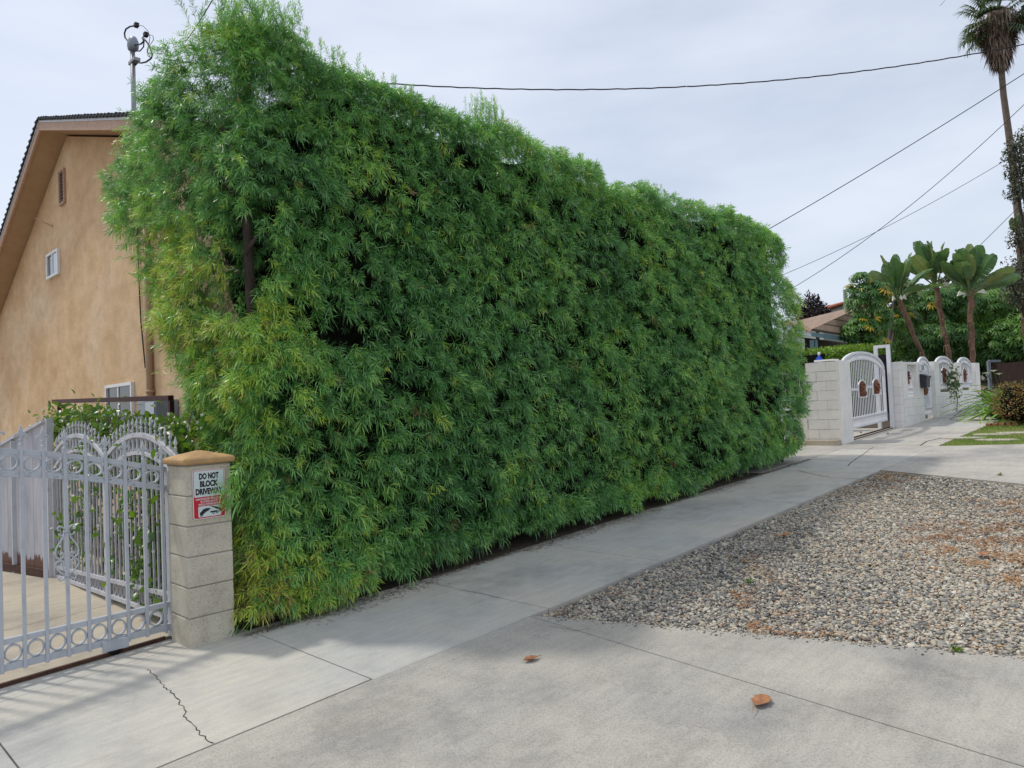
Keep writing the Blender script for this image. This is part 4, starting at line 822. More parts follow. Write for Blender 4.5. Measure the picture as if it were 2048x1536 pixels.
    arched('arched_grille', 'last arched white iron grille at the far end of the white wall', 24.33, 26.12, 5.12, 1.52, 2.12, .30, 16, [(25.2, 1.70, .5, .40)], 'grille', .13)
    # mailbox and number plate
    mb = thing('mailbox', 'dark charcoal wall mailbox beside the white walk gate', 'mailbox', (20.05, 4.9, 1.55))
    MB().prism([(19.86, 4.985, 1.56), (19.86, 4.86, 1.56), (19.86, 4.84, 1.84), (19.86, 4.985, 1.90)], (.34, 0, 0)).build('box', M['mailbox'], mb, bev=.008)
    MB().prism([(19.84, 4.985, 1.905), (19.84, 4.825, 1.845), (19.84, 4.825, 1.80), (19.84, 4.835, 1.80), (19.84, 4.84, 1.838), (19.84, 4.985, 1.895)], (.40, 0, 0)).build('lid', M['mailbox'], mb)
    nb = thing('house_number_plate', 'white house number plate with dark digits on the white wall above the mailbox', 'sign', (20.05, 4.99, 2.05)); MB().box((19.84, 4.97, 1.98), (20.24, 4.998, 2.16)).build('plate', M['white'], nb)
    text('53', M['mailbox'], 'digits', nb, 20.08, 4.966, 2.01, .16, bold=.003, w=.22)
    # rose on the grille
    rs = thing('white_rose', 'climbing white rose with grey green leaves on the arched grille', 'plant', (23.1, 4.98, 1.1)); n = 420
    P = np.array([23.15, 4.98, 1.68])+RG.normal(0, 1, (n, 3))*np.array([.28, .06, .22]); V, T, ti = inst(LEAF_V, LEAF_F, P, rdir(n), rdir(n)+np.array([0, -.5, .6]), np.stack([np.full(n, .07), np.full(n, .045), np.full(n, .06)], 1), RG.random(n)); npmesh('leaves', V, T, M['rose'], rs, ti)
    for p in ((22.85, 4.9, 2.0), (22.95, 4.9, 1.45), (23.3, 4.9, 1.75), (23.0, 4.9, 1.85), (22.75, 4.92, 1.72), (23.5, 4.92, 1.95)):
        f = MB(); f.lathe([(.01, -.03), (.05, -.01), (.055, .02), (.03, .04), (.005, .03)], p, 8); f.build('flower', M['petal'], rs)
    m = MB(); m.tube([(23.3, 4.97, g(23)), (23.35, 4.95, 1.2), (23.1, 4.96, 1.6), (22.9, 4.96, 2.0)], .012, 5); m.tube([(23.3, 4.97, 1.3), (23.6, 4.9, 1.9), (24.0, 4.85, 2.1)], .007, 5); m.build('stems', M['twigbark'], rs)
white_wall()
# blue folded umbrella
um = thing('blue_umbrella', 'bright blue folded patio umbrella with a white tip above the block wing', 'umbrella', (17.3, 6.5, g(17)))
def umb():
    c = at(1638, 712, 17.0); x, y = c[0], c[1]; zt = 2.44; m = MB(); n = 12; vs = []
    for k, (z, r) in enumerate([(zt, .012), (zt-.10, .08), (zt-.25, .17), (zt-.6, .27), (zt-.95, .30)]):
        for j in range(n): a = 2*PI*j/n; q = r*(1 if j % 2 else .72); vs.append((x+q*math.cos(a), y+q*math.sin(a), z))
    m.add(vs, [(i*n+j, i*n+(j+1) % n, (i+1)*n+(j+1) % n, (i+1)*n+j) for i in range(4) for j in range(n)]); m.build('canopy', M['blue'], um)
    MB().tube([(x, y, g(x)), (x, y, zt)], .02, 8).build('pole', M['white'], um); MB().lathe([(.02, 0), (.035, .01), (.03, .05), (.008, .07)], (x, y, zt), 8).build('tip', M['white'], um)
umb()

# ------------------------------------------------------------------ foliage helpers for the far side
def leafcloud(name, mat, parent, blobs, n, size, tint=(2, 2), asp=.5, droop=-.2, seed=0, shell=.55, tn=.15):
    W = np.array([b_[3]*b_[4]*b_[5] for b_ in blobs])**.67; W /= W.sum(); k = RG.choice(len(blobs), n, p=W); B = np.array(blobs)[k]
    d = rdir(n); r = shell+(1-shell)*RG.random(n)**.7; P = B[:, :3]+d*B[:, 3:6]*r[:, None]; P = P+d*(noise3(P, 3.5/size**.3, seed)*.12)[:, None]*B[:, 3:4]
    D = d*.7+RG.normal(0, .6, (n, 3))+np.array([0, 0, droop]); l = size*RG.uniform(.7, 1.3, n)
    V, T, ti = inst(LEAF_V, LEAF_F, P, D, d+rdir(n)*.7+np.array([0, 0, .5]), np.stack([l, l*asp, l], 1), RG.beta(*tint, n)+tn*noise3(P, 2, seed+1)); return npmesh(name, V, T, mat, parent, ti)
# umbrella trees
pal_v = []; pal_f = []
for j in range(9):
    a = 2*PI*j/9; b0 = len(pal_v); ca, sa = math.cos(a), math.sin(a)
    for (u, w, h) in ((.12, 0, 0), (.55, .13, -.10), (.55, -.13, -.10), (.55, 0, -.06), (1., 0, -.52)): pal_v.append((ca*u-sa*w, sa*u+ca*w, h))
    pal_f += [(b0, b0+3, b0+1), (b0, b0+2, b0+3), (b0+1, b0+3, b0+4), (b0+3, b0+2, b0+4)]
def umbrella_tree(label, blobs, n, base, size=.30, yellow=.03, grp='umbrella trees behind the white wall'):
    root = thing('umbrella_tree', label, 'tree', base, grp)
    W = np.array([b_[3]*b_[4]*b_[5] for b_ in blobs])**.67; W /= W.sum(); k = RG.choice(len(blobs), n, p=W); B = np.array(blobs)[k]
    d = rdir(n); d[:, 2] = np.where(RG.random(n) < .5, np.abs(d[:, 2]), d[:, 2]); r = .55+.45*RG.random(n)**.6; P = B[:, :3]+d*B[:, 3:6]*r[:, None]
    U = d*.9+np.array([0, 0, .8])+RG.normal(0, .25, (n, 3)); D = np.cross(U, rdir(n)); t = .15+.45*RG.beta(2, 2, n)+.10*noise3(P, 1.5, 2)+.18*(d[:, 2] > .2)*RG.random(n); y = RG.random(n) < yellow; t[y] = 1.
    l = size*RG.uniform(.7, 1.2, n); V, T, ti = inst(pal_v, pal_f, P, D, U, l, t); npmesh('crown', V, T, M['scheff'], root, ti)
    m = MB()
    for b_ in blobs[:6]: c = np.array(b_[:3]); m.tube([base, (np.array(base)+c)/2+np.array([.2, .1, 0]), c], [.12, .08, .03], 6)
    for i in range(26): b_ = blobs[RG.integers(len(blobs))]; c = np.array(b_[:3]); q = c+rdir(1)[0]*np.array(b_[3:6])*.8; m.tube([c, (c+q)/2+np.array([0, 0, .1]), q], [.03, .02, .01], 5)
    m.build('trunk', M['bark'], root, True)
def B3(px_, py_, dep, rx, rz): c = at(px_, py_, dep); return (c[0], c[1], c[2], rx, rx, rz)
def basept(px_, dep): c = at(px_, 760, dep); return (c[0], c[1], g(c[0]))
umbrella_tree('umbrella tree with yellowing leaves left of the leaning trunks', [B3(1742, 590, 23, .62, .5), B3(1716, 610, 23, .4, .4), B3(1722, 660, 23, .55, .5), B3(1790, 650, 31, 1.1, .9), B3(1752, 700, 23, .55, .5), B3(1790, 585, 31, 1.0, .65), B3(1703, 580, 23, .16, .2), B3(1720, 560, 23, .32, .3), B3(1755, 640, 24, .5, .6), B3(1700, 668, 23, .25, .22)], 1300, basept(1760, 23), .21, .09)
umbrella_tree('dark green umbrella tree between the leaning trunks', [B3(1850, 620, 34, 1.4, 1.2), B3(1880, 680, 33, 1.4, 1.), B3(1820, 690, 33, 1.1, .9), B3(1910, 610, 34, 1.2, 1.)], 950, basept(1860, 34), .30, .015)
umbrella_tree('dark green umbrella tree at the right edge beside the dusty tree', [B3(1990, 620, 34, 1.3, 1.0), B3(2010, 680, 33, 1.4, 1.), B3(1970, 700, 33, 1.1, .8), B3(2070, 650, 33, 1.5, 1.4), B3(2130, 660, 33, 1.6, 1.6)], 1050, basept(2010, 34), .32, .01)
# backdrop trees standing further back so no gap shows
for lab, bl in (('dense dark tree filling the yard behind the umbrella trees', [B3(1840, 670, 40, 3.0, 1.8), B3(1930, 640, 41, 2.6, 2.2), B3(1780, 690, 40, 1.8, 1.2)]), ('dense dark tree behind the brown board fence at right', [B3(2040, 660, 42, 3.0, 2.2), B3(2130, 640, 42, 3.2, 2.8), B3(1990, 710, 42, 2.2, 1.4)])):
    c = bl[0]; r0 = thing('dense_tree', lab, 'tree', (c[0], c[1], g(c[0]))); leafcloud('crown', M['scheff'], r0, bl, 7000, .30, (1.3, 4.5), .5, tn=.05, shell=.75); MB().tube([(c[0], c[1], g(c[0])-.1), (c[0], c[1], c[2])], [.25, .12], 8).build('trunk', M['bark'], r0)
    q = MB()
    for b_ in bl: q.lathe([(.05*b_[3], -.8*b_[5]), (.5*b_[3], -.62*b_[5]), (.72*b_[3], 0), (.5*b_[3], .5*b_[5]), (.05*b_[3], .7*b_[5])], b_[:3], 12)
    q.build('shade_hull', M['core'], r0)  # solid hull in the crowns, their inner shade put into its colour

# bird of paradise plants
def paddle(base, D, length, width, parent, droop=.35, tint=.4, torn=.2):
    D = norm(np.array(D, float)); S = norm(np.cross(D, np.array([0, 0, 1.])+RG.normal(0, .8, 3))); U = np.cross(S, D); n = 12; V = []; T = []; ti = []
    pet = .48*length; mid = []
    for i in range(n+1):
        t = i/n; p = np.array(base)+D*(pet+length*t); p[2] -= droop*length*t*t; mid.append(p)
    for i in range(n):
        t0, t1 = i/n, (i+1)/n; w = lambda t: width*.5*(math.sin(PI*min(1, t*.88+.08))**.55)
        for sg in (-1, 1):
            gap = .35*(t1-t0) if random.random() < torn else 0; o = len(V); a, b_ = mid[i], mid[i+1]; j = U*RG.normal(0, .012)*length
            V += [a, b_, b_+(a-b_)*gap+sg*S*w(t1)+U*w(t1)*.32+j, a+sg*S*w(t0)+U*w(t0)*.32+j]; T.append((o, o+1, o+2, o+3) if sg > 0 else (o, o+3, o+2, o+1)); ti += [tint+.15]*2+[tint+random.uniform(-.1, .1)]*2
    m = MB(); m.tube([base]+mid[::3], [.03, .026, .018, .012, .008, .005][:len(mid[::3])+1], 5); k = len(V)
    V2 = np.array(V); off = len(V2); V2 = np.concatenate([V2, np.array(m.v)]); F4 = [f for f in m.f if len(f) == 4]; T2 = np.array(T+[tuple(i+off for i in f) for f in F4])
    return npmesh('leaf', V2, T2, M['bop'], parent, np.concatenate([np.array(ti), np.full(len(m.v), tint+.35)]))
def bop(label, b_px, t_px, dep, nl, ll, seed, r=.11, lean=0):
    random.seed(seed); b_ = at(*b_px, dep); t = at(*t_px, dep); b0 = np.array([b_[0]+(b_-t)[0]/(b_-t)[2]*(b_[2]-g(b_[0]))*-1*-1*0, b_[1], g(b_[0])]); root = thing('bird_of_paradise', label, 'plant', b0, 'tall bird of paradise plants behind the wall')
    m = MB(); P = [b0+(t-b0)*s for s in np.linspace(0, 1, 14)]; P = [p+np.array([RG.normal(0, .02), RG.normal(0, .02), 0]) for p in P]; P[1:13] = [p-np.array([0, 0, .22*math.sin(PI*i/13)])*(abs(lean)) for i, p in enumerate(P[1:13], 1)]
    rs = [r*(1.15 if i % 2 else .92)*(1 if i < 10 else 1.15) for i in range(14)]; m.tube(P, rs, 9); 
    for k in range(22): i = RG.integers(6, 13); a = RG.uniform(0, 6.28); q = P[i]; m.tube([q, q+np.array([r*1.3*math.cos(a), r*1.3*math.sin(a), -.10]), q+np.array([r*1.6*math.cos(a), r*1.6*math.sin(a), -.32])], [.03, .02, .004], 4)
    m.build('trunk', M['barktan'], root); ax = norm(t-b0)
    for k in range(nl):
        a = 2*PI*k/nl+random.uniform(-.3, .3); el = random.uniform(.5, 1.5) if k < nl*.8 else random.uniform(-.1, .5); d = np.array([math.cos(a), math.sin(a), 0])*math.cos(el)+np.array([0, 0, 1])*math.sin(el)+ax*.25; d += RT*-.0
        paddle(t+np.array([RG.normal(0, .05), RG.normal(0, .05), RG.uniform(-.25, .1)]), d, ll*random.uniform(.72, 1.0), .36*ll*random.uniform(.85, 1.15), root, random.uniform(.02, .26), random.uniform(.0, .9))
    f = MB()
    for k in range(3): a = random.uniform(0, 6.28); q = t+np.array([.22*math.cos(a), .22*math.sin(a), -.12]); f.prism([q, q+np.array([.2*math.cos(a), .2*math.sin(a), .10]), q+np.array([.3*math.cos(a), .3*math.sin(a), -.10])], (.02, .03, .01))
    f.build('flower', M['petal'], root)
bop('leaning bird of paradise plant, leftmost, with wide grey green paddle leaves', (1875, 712), (1796, 592), 27, 27, 1.25, 1, .075)
bop('middle bird of paradise plant with a shaggy slightly leaning trunk', (1908, 715), (1870, 566), 28, 29, 1.3, 2, .085)
bop('right bird of paradise plant with an upright brown trunk and tallest paddle leaves', (1943, 720), (1941, 580), 27, 30, 1.35, 3, .09)
bop('small bird of paradise crown reaching out beside the palm trunk', (2055, 700), (2040, 470), 30, 8, .9, 5, .12)

# palm
def palm():
    base = at(2052, 700, 38); root = thing('fan_palm', 'very tall fan palm with a shaggy brown skirt at the top right', 'palm tree', (base[0], base[1], g(base[0])))
    pts = [(2062, 760), (2050, 640), (2041, 480), (2030, 360), (2018, 270), (2007, 190), (2001, 120), (1996, 60)]; P = [at(*p, 38) for p in pts]; P[0][2] = g(P[0][0])-.1
    MB().tube(P, [.28, .22, .20, .18, .165, .15, .145, .15], 12).build('trunk', M['palmtrunk'], root, True); top = at(1994, 35, 38); neck = at(2002, 128, 38)
    n = 2600; s = RG.random(n)**.8; ax = top-neck; c = neck+ax*s[:, None]; rad = .18+.85*s**.8; a = RG.uniform(0, 6.28, n); d = np.stack([np.cos(a), np.sin(a), np.zeros(n)], 1); P = c+d*rad[:, None]*RG.uniform(.45, 1, (n, 1))
    V, T, ti = inst(DIA_V, DIA_F, P+np.array([0, 0, .2]), d*.28+np.array([0, 0, -1.])+RG.normal(0, .1, (n, 3)), d+rdir(n)*.4, np.stack([RG.uniform(.5, 1.0, n), RG.uniform(.04, .10, n), np.full(n, .2)], 1), RG.random(n)); npmesh('skirt', V, T, M['palmdead'], root, ti)
    m = MB(); m.lathe([(.15, 0), (.45, .9), (.75, 2.2), (.4, 2.9)], neck, 10); m.build('skirt_core', M['palmdead'], root)
    for k in range(46):
        a = 2*PI*k/46*3.1; el = R_([-38, -18, 5, 35, 65][k % 5]+random.uniform(-9, 9)); d = np.array([math.cos(a)*math.cos(el), math.sin(a)*math.cos(el), math.sin(el)]); o = top+np.array([0, 0, .1]); L_ = random.uniform(1.1, 1.7); h = o+d*L_; h[2] -= .12*L_
        sd = norm(np.cross(d, np.array([0, 0, 1.]))); up = np.cross(sd, d); nb = 22; ang = np.linspace(-2.0, 2.0, nb); dd = d[None]*np.cos(ang)[:, None]+sd[None]*np.sin(ang)[:, None]+up[None]*.1; bl = RG.uniform(.65, .95, nb); Pn = np.tile(h, (nb, 1))
        tv = [(0, 0, 0), (.5, .5, 0), (.5, -.5, 0), (.8, .35, -.10), (.8, -.35, -.10), (1.05, 0, -.42)]; tf = [(0, 2, 1), (1, 2, 3), (2, 4, 3), (3, 4, 5)]
        V, T, ti = inst(tv, tf, Pn, dd, np.tile(up, (nb, 1))+np.array([0, 0, .5]), np.stack([bl, np.full(nb, .085), bl], 1), np.clip(RG.normal(.45, .25, nb), 0, 1))
        m = MB(); m.tube([o, (o+h)/2+np.array([0, 0, .06]), h], [.03, .02, .015], 3, False); F = np.array([f for q in m.f for f in ((q[0], q[1], q[2]), (q[0], q[2], q[3]))])+len(V); npmesh('frond', np.concatenate([V, np.array(m.v)]), np.concatenate([T, F]), M['palmleaf'], root, np.concatenate([ti, np.full(len(m.v), .9)]))
palm()
dt = at(2060, 430, 29); r0 = thing('dusty_tree', 'sparse dusty small leaved tree overlapping the palm trunk at the right edge', 'tree', (dt[0], dt[1], g(dt[0])))
bl = [B3(2034, 300, 29, .55, .6), B3(2064, 300, 29, .9, 1.1), B3(2036, 380, 29, .5, .5), B3(2090, 350, 29, 1.1, 1.), B3(2034, 470, 29, .35, .6), B3(2050, 540, 29, .8, .8), B3(2035, 590, 29, .6, .5), B3(2100, 450, 29, 1.3, 1.2), B3(2110, 570, 29, 1.3, 1.2), B3(2026, 345, 29, .35, .35), B3(2020, 560, 29, .4, .3)]
leafcloud('crown', M['greyleaf'], r0, bl, 13000, .11, (2, 2), .5, -.5, shell=.35)
m = MB(); bp = np.array([dt[0]+.4, dt[1]-.2, g(dt[0])])
for b_ in bl: c = np.array(b_[:3]); m.tube([bp, (bp+c)/2+np.array([.15, 0, .3]), c], [.14, .07, .02], 6)
for i in range(60): b_ = bl[RG.integers(len(bl))]; c = np.array(b_[:3]); q = c+rdir(1)[0]*np.array(b_[3:6]); m.tube([c, q], [.02, .006], 4)
m.build('trunk', M['bark'], r0, True)

# dark purple conifer-like tree, houses beyond
pt = at(1632, 620, 36); r0 = thing('purple_tree', 'dark purple leaved tree with pointed tops above the brown roof', 'tree', (pt[0], pt[1], g(pt[0])))
leafcloud('crown', M['darkleaf'], r0, [B3(1618, 612, 36, .22, .75), B3(1629, 610, 36, .16, .6), B3(1636, 612, 36, .18, .55), B3(1645, 622, 36, .25, .5), B3(1625, 632, 36, .7, .5), B3(1650, 634, 36, .4, .35), B3(1606, 628, 36, .4, .7)], 3800, .13, (2, 2), .4, .4, shell=.2)
MB().tube([(pt[0], pt[1], g(pt[0])), tuple(pt)], [.15, .06], 7).build('trunk', M['bark'], r0)
def farhouse():
    # single-storey house with brown shingle roof
    E0 = at(1622, 662, 21); E1 = at(1702, 674, 24); P0 = at(1596, 644, 26); P1 = at(1725, 612, 27); E2 = at(1590, 655, 20.3)
    root = thing('shingle_house', 'low house with a brown shingle roof and blue green eaves behind the white wall', 'house', (E0[0]+3, E0[1]+2, g(E0[0])))
    L0 = at(1550, 640, 22)
    # main roof slope and hip, built as slabs
    me = MB(); me.add([E0, E1+(E1-E0)*.45, P1+(P1-P0)*.12, P0], [(0, 1, 2, 3)]); me.add([E0, P0, L0], [(0, 1, 2)])
    o = me.build('roof', M['shingle'], root); uv = o.data.uv_layers.new(name='UVMap')
    vv = np.array([v.co for v in o.data.vertices])+wloc(root); ex = norm(E1-E0); ey = norm(np.cross(np.cross(ex, P0-E0), ex))
    for l in o.data.loops: p = vv[l.vertex_index]-E0; uv.data[l.index].uv = (float(p@ex), float(p@ey))
    sm = o.modifiers.new('s', 'SOLIDIFY'); sm.thickness = .06
    dn = np.array([0, 0, -1.]); MB().prism([E0+dn*.03, E1+(E1-E0)*.45+dn*.03, E1+(E1-E0)*.45+dn*.16, E0+dn*.16], norm(P0-E0)*.04).build('eave_board', M['trimblue'], root)
    MB().prism([E0+dn*.03, L0+dn*.03, L0+dn*.18, E0+dn*.18], (.05, .03, 0)).build('eave_board', M['glasslight'], root)
    MB().prism([E0+dn*.2+np.array([.25, .3, 0]), L0+dn*.2+np.array([.25, .3, 0]), L0+dn*.6+np.array([.25, .3, 0]), E0+dn*.6+np.array([.25, .3, 0])], (.04, .04, 0)).build('gable_boards', M['trimwhite'], root)
    a = E0+np.array([.35, .4, 0]); w0 = a+norm(P0-E0)*1.5; w0[2] = 0; w1 = w0+(E1-E0)*2; w1[2] = 0
    MB().prism([(w0[0], w0[1], g(w0[0])-.1), (w1[0], w1[1], g(w0[0])-.1), (w1[0], w1[1], E1[2]), (w0[0], w0[1], E0[2])], (.1, .1, 0)).build('wall', M['taupe'], root)
    w2 = w0+(L0-E0)*1.; MB().prism([(w0[0], w0[1], .6), (w2[0], w2[1], .6), (w2[0], w2[1], 3.6), (w0[0], w0[1], E0[2])], (.1, .1, 0)).build('wall', M['void'], root)
    for px_, r in ((1624, .06), (1632, .05)):
        c = at(px_, 690, 21.2); MB().tube([(c[0], c[1], g(c[0])), (c[0], c[1], E0[2]-.25)], r, 8).build('porch_post', M['trimblue'], root)
    # red tiled house beyond
    A = at(1644, 624, 44); Bp = at(1700, 606, 44); w = norm(Bp-A); w[2] = 0
    r2 = thing('tiled_house', 'grey green house with red clay tile roof seen over the brown roof', 'house', (A[0], A[1], g(A[0])))
    C_ = A+(Bp-A)*1.1; MB().prism([(A[0], A[1], 0), (C_[0], C_[1], 0), (C_[0], C_[1], C_[2]), A], FW*6).build('wall', M['greywall'], r2)
    t = MB(); n = 26
    for k in range(n): p = A+(C_-A)*k/n+np.array([0, 0, .08]); t.tube([p-FW*.15, p+FW*3], .10, 8)
    t.build('roof', M['terra'], r2, True)
    ch = at(1690, 590, 40); MB().tube([(ch[0], ch[1], 4), (ch[0], ch[1], ch[2]+.3)], .1, 8).build('vent_pipe', M['greywall'], r2)
    # low building at far right behind dusty tree
    A = at(1985, 560, 44); Bp = at(2130, 528, 44); r3 = thing('cream_house', 'cream house wall glimpsed between the bird of paradise and the dusty tree', 'house', (A[0], A[1], g(A[0])))
    MB().prism([(A[0], A[1], 0), (Bp[0], Bp[1], 0), Bp, A], FW*5).build('wall', M['greywall'], r3); MB().prism([A+np.array([0, 0, .02]), Bp+np.array([0, 0, .02]), Bp+np.array([0, 0, .4]), A+np.array([0, 0, .3])], FW*5).build('roof', M['taupe'], r3)
farhouse()
# trimmed bright hedge behind the gate
th = thing('trimmed_hedge', 'low trimmed bright green hedge behind the white driveway gate', 'hedge', (19.5, 7.3, g(19.5)))
def trimmed():
    a = at(1622, 712, 20); b_ = at(1748, 700, 23); n = 9000; t = RG.random(n); c = a+(b_-a)*t[:, None]; zt = np.interp(t, [0, 1], [a[2]+.10, b_[2]+.10]); f = RG.random(n)
    top = f < .3; off = np.where(top, RG.uniform(-.4, .4, n), -.4); z = np.where(top, zt, zt-RG.random(n)*1.4); side = norm(np.cross(b_-a, np.array([0, 0, 1.]))); 
    if np.dot(side, CAM-a) < 0: side = -side
    P = np.stack([c[:, 0], c[:, 1], z], 1)-side*off[:, None]+RG.normal(0, .04, (n, 3)); d = np.where(top[:, None], np.array([0, 0, 1.]), side)+rdir(n)*.7; l = RG.uniform(.05, .09, n)
    V, T, ti = inst(LEAF_V, LEAF_F, P, d, rdir(n)+np.array([0, 0, .6]), np.stack([l, l*.5, l], 1), RG.beta(2, 2, n)+top*.25); npmesh('leaves', V, T, M['trimmed'], th, ti)
    q = MB(); e_ = -side*.33; q.prism([a+e_*-1+np.array([0, 0, -2]), b_+e_*-1+np.array([0, 0, -2]), b_+e_*-1+np.array([0, 0, .02]), a+e_*-1+np.array([0, 0, .02])], e_*2); q.build('shade_hull', M['core'], th)  # solid near-black slab added as the shade between the leaves
trimmed()
# brown board fence with grey gate post
def bfence():
    a = at(1985, 728, 31); b_ = at(2200, 712, 28); root = thing('board_fence', 'dark brown vertical board fence at the right edge', 'fence', (a[0], a[1], g(a[0]))); n = 60
    m = MB()
    for k in range(n):
        p = a+(b_-a)*k/n; q = a+(b_-a)*(k+.93)/n; m.prism([(p[0], p[1], g(p[0])), (q[0], q[1], g(q[0])), (q[0], q[1], q[2]+.02*random.random()), (p[0], p[1], p[2]+.02*random.random())], FW*.03)
    m.build('boards', M['fencewood'], root)
    c = at(1977, 722, 31); r = thing('grey_post_frame', 'grey square post frame at the left end of the brown board fence', 'frame', (c[0], c[1], g(c[0]))); s = RT*.5; m = MB(); m.strip([(c[0], c[1], g(c[0])), tuple(c)], .12, .1, tuple(FW)); m.strip([tuple(c), tuple(c+s)], .1, .1, tuple(norm(np.array([FW[0], FW[1], 0])))); m.build('frame', M['metalbox'], r)
bfence()
# ------------------------------------------------------------------ right verge: lilies, bronze shrub, grass, stones
def verge():
    # strap-leaved clump
    c = at(1990, 812, 19.5); base = np.array([20.0, 2.75, g(20)])
    spots = [gnd(2002, 838), gnd(2030, 830), gnd(2062, 826), gnd(2012, 828), gnd(2052, 838)]
    for i, (p, lab) in enumerate(zip(spots, ('front left strap leaved lily clump beside the far sidewalk', 'middle strap leaved lily clump behind the bronze shrub', 'rightmost strap leaved lily clump behind the bronze shrub', 'rear left lily clump carrying the white flower heads', 'low lily clump at the back of the bronze shrub'))):
        root = thing('lily_clump', lab, 'plant', p, 'strap leaved lilies on the verge'); n = 46; V = []; T = []; ti = []
        for k in range(n):
            a = RG.uniform(0, 6.28); el = RG.uniform(.5, 1.35); L_ = RG.uniform(.85, 1.45); w = RG.uniform(.04, .065); d = np.array([math.cos(a), math.sin(a), 0]); q = p+d*.05; o = len(V); s = np.array([-d[1], d[0], 0]); tt = RG.uniform(0, .9)
            for j in range(7):
                u = j/6; pt = q+d*(L_*u*math.cos(el)+L_*.35*u*u)+np.array([0, 0, 1])*(L_*math.sin(el)*u-L_*.75*u**2.6*(1.35-el*.6)); ww = w*(1-u**3); V += [pt+s*ww, pt-np.array([0, 0, .012]), pt-s*ww]; ti += [tt, tt-.15, tt]
            for j in range(6):
                b_ = o+j*3; T += [(b_, b_+1, b_+4, b_+3), (b_+1, b_+2, b_+5, b_+4)]
        npmesh('leaves', np.array(V), np.array(T), M['lily'], root, np.array(ti))
        if i in (0, 3):
            fl = [(-.42, .05, 1.02), (-.25, 0, 1.08), (-.12, .05, 1.0)] if i == 3 else [(-.5, .1, .62), (-.38, .05, .70)]
            for fx, fy, fz in fl:
                h = p+RT*fx*1.+np.array([0, 0, fz]); st = MB().tube([p, (p+h)/2+np.array([0, 0, .1]), h], .010, 5).build('stalk', M['trimmed'] if False else M['jasmine'], root)
                m = MB()
                for k in range(6): a = 2*PI*k/6; e_ = np.array([math.cos(a), math.sin(a), 0]); s = np.array([-e_[1], e_[0], 0]); q = h+e_*.10+np.array([0, 0, .05]); m.add([h, h+e_*.06+s*.03+np.array([0, 0, .05]), q, h+e_*.06-s*.03+np.array([0, 0, .05])], [(0, 1, 2, 3)])
                m.build('flower', M['petalpink'] if i == 0 else M['petal'], root)
    s0 = gnd(2025, 852); r0 = thing('bronze_shrub', 'rounded bronze and green small leaved shrub at the right edge', 'shrub', s0)
    bl = [(s0[0]+.3, s0[1]-.15, s0[2]+.50, .55, .55, .50), (s0[0]+.2, s0[1]-.65, s0[2]+.58, .6, .6, .56), (s0[0]+.3, s0[1]-1.3, s0[2]+.6, .7, .7, .6)]
    leafcloud('leaves', M['redshrub'], r0, bl, 11000, .042, (2, 2), .5, .1, 9, .72, .2); q = MB()
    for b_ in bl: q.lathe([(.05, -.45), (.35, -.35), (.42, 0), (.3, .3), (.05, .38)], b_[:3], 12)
    q.build('shade_hull', M['core'], r0)  # solid hulls, the shrub's inner shade put into their colour
    # grass
    n = 42000; x = RG.uniform(14.5, 21, n); y = RG.uniform(.6, 3.40, n); P = np.stack([x, y, G0+SL*x-.02], 1); xe = np.interp(y, [.6, 2.2, 3.42], [15.3, 14.9, 14.5]); k = (x > xe) & (RG.random(n) < .75+.5*noise3(P, 2.2, 12)); P = P[k]; n = len(P)
    V, T, ti = inst([(0, .5, 0), (0, -.5, 0), (1, 0, 0)], [(0, 1, 2)], P, RG.normal(0, .45, (n, 3))+np.array([0, 0, 1.]), rdir(n), np.stack([RG.uniform(.025, .075, n), np.full(n, .012), np.full(n, .01)], 1), RG.beta(2, 2.5, n)+.25*noise3(P, 1.6, 14)+.1)
    tag(npmesh('grass', V, T, M['grass'], tint=ti), kind='stuff', label='patchy green grass on the far verge', cat='grass')
    for i, (q, lab) in enumerate((((1983, 869), 'pale stepping stone in the verge grass nearest the bronze shrub'), ((1990, 880), 'pale stepping stone in the verge grass nearest the driveway'), ((2035, 866), 'tan stepping stone at the right edge of the verge grass'), ((1925, 876), 'small sunken stone at the left of the verge grass'))):
        c = gnd(*q); m = MB(); pts = [(c[0]+.28*math.cos(a)*random.uniform(.8, 1.1), c[1]+.36*math.sin(a)*random.uniform(.8, 1.1), c[2]-.02) for a in np.linspace(0, 2*PI, 9)[:-1]]; m.prism(pts, (0, 0, .035)); tag(m.build('stepping_stone', M['stone'], bev=.008), lab, 'stone', 'stepping stones in the verge')
    c = gnd(1972, 852); b_ = thing('edging_bricks', 'row of worn red bricks edging the lily bed by the sidewalk', 'bricks', c)
    for k in range(5): MB().box((c[0]-.1+.02*k, c[1]-.12*k-.1, c[2]), (c[0]+.1+.02*k, c[1]-.12*k-.01, c[2]+.06)).build('brick', M['brick'], b_, bev=.006)
verge()
def weeds(px_list, label, s=.06, n=14):
    for p, lab in zip(px_list, label):
        c = gnd(*p); r = thing('weed', lab, 'weed', c); m = n; P = np.tile(c, (m, 1))+RG.normal(0, s*.2, (m, 3))*np.array([1, 1, 0]); l = RG.uniform(.6, 1.2, m)*s
        V, T, ti = inst(LEAF_V, LEAF_F, P, RG.normal(0, .7, (m, 3))*np.array([1, 1, .2])+np.array([0, 0, .7]), np.tile([0, 0, 1.], (m, 1))+rdir(m)*.3, np.stack([l, l*.3, l], 1), RG.random(m)); npmesh('leaves', V, T, M['jasmine'], r, ti)
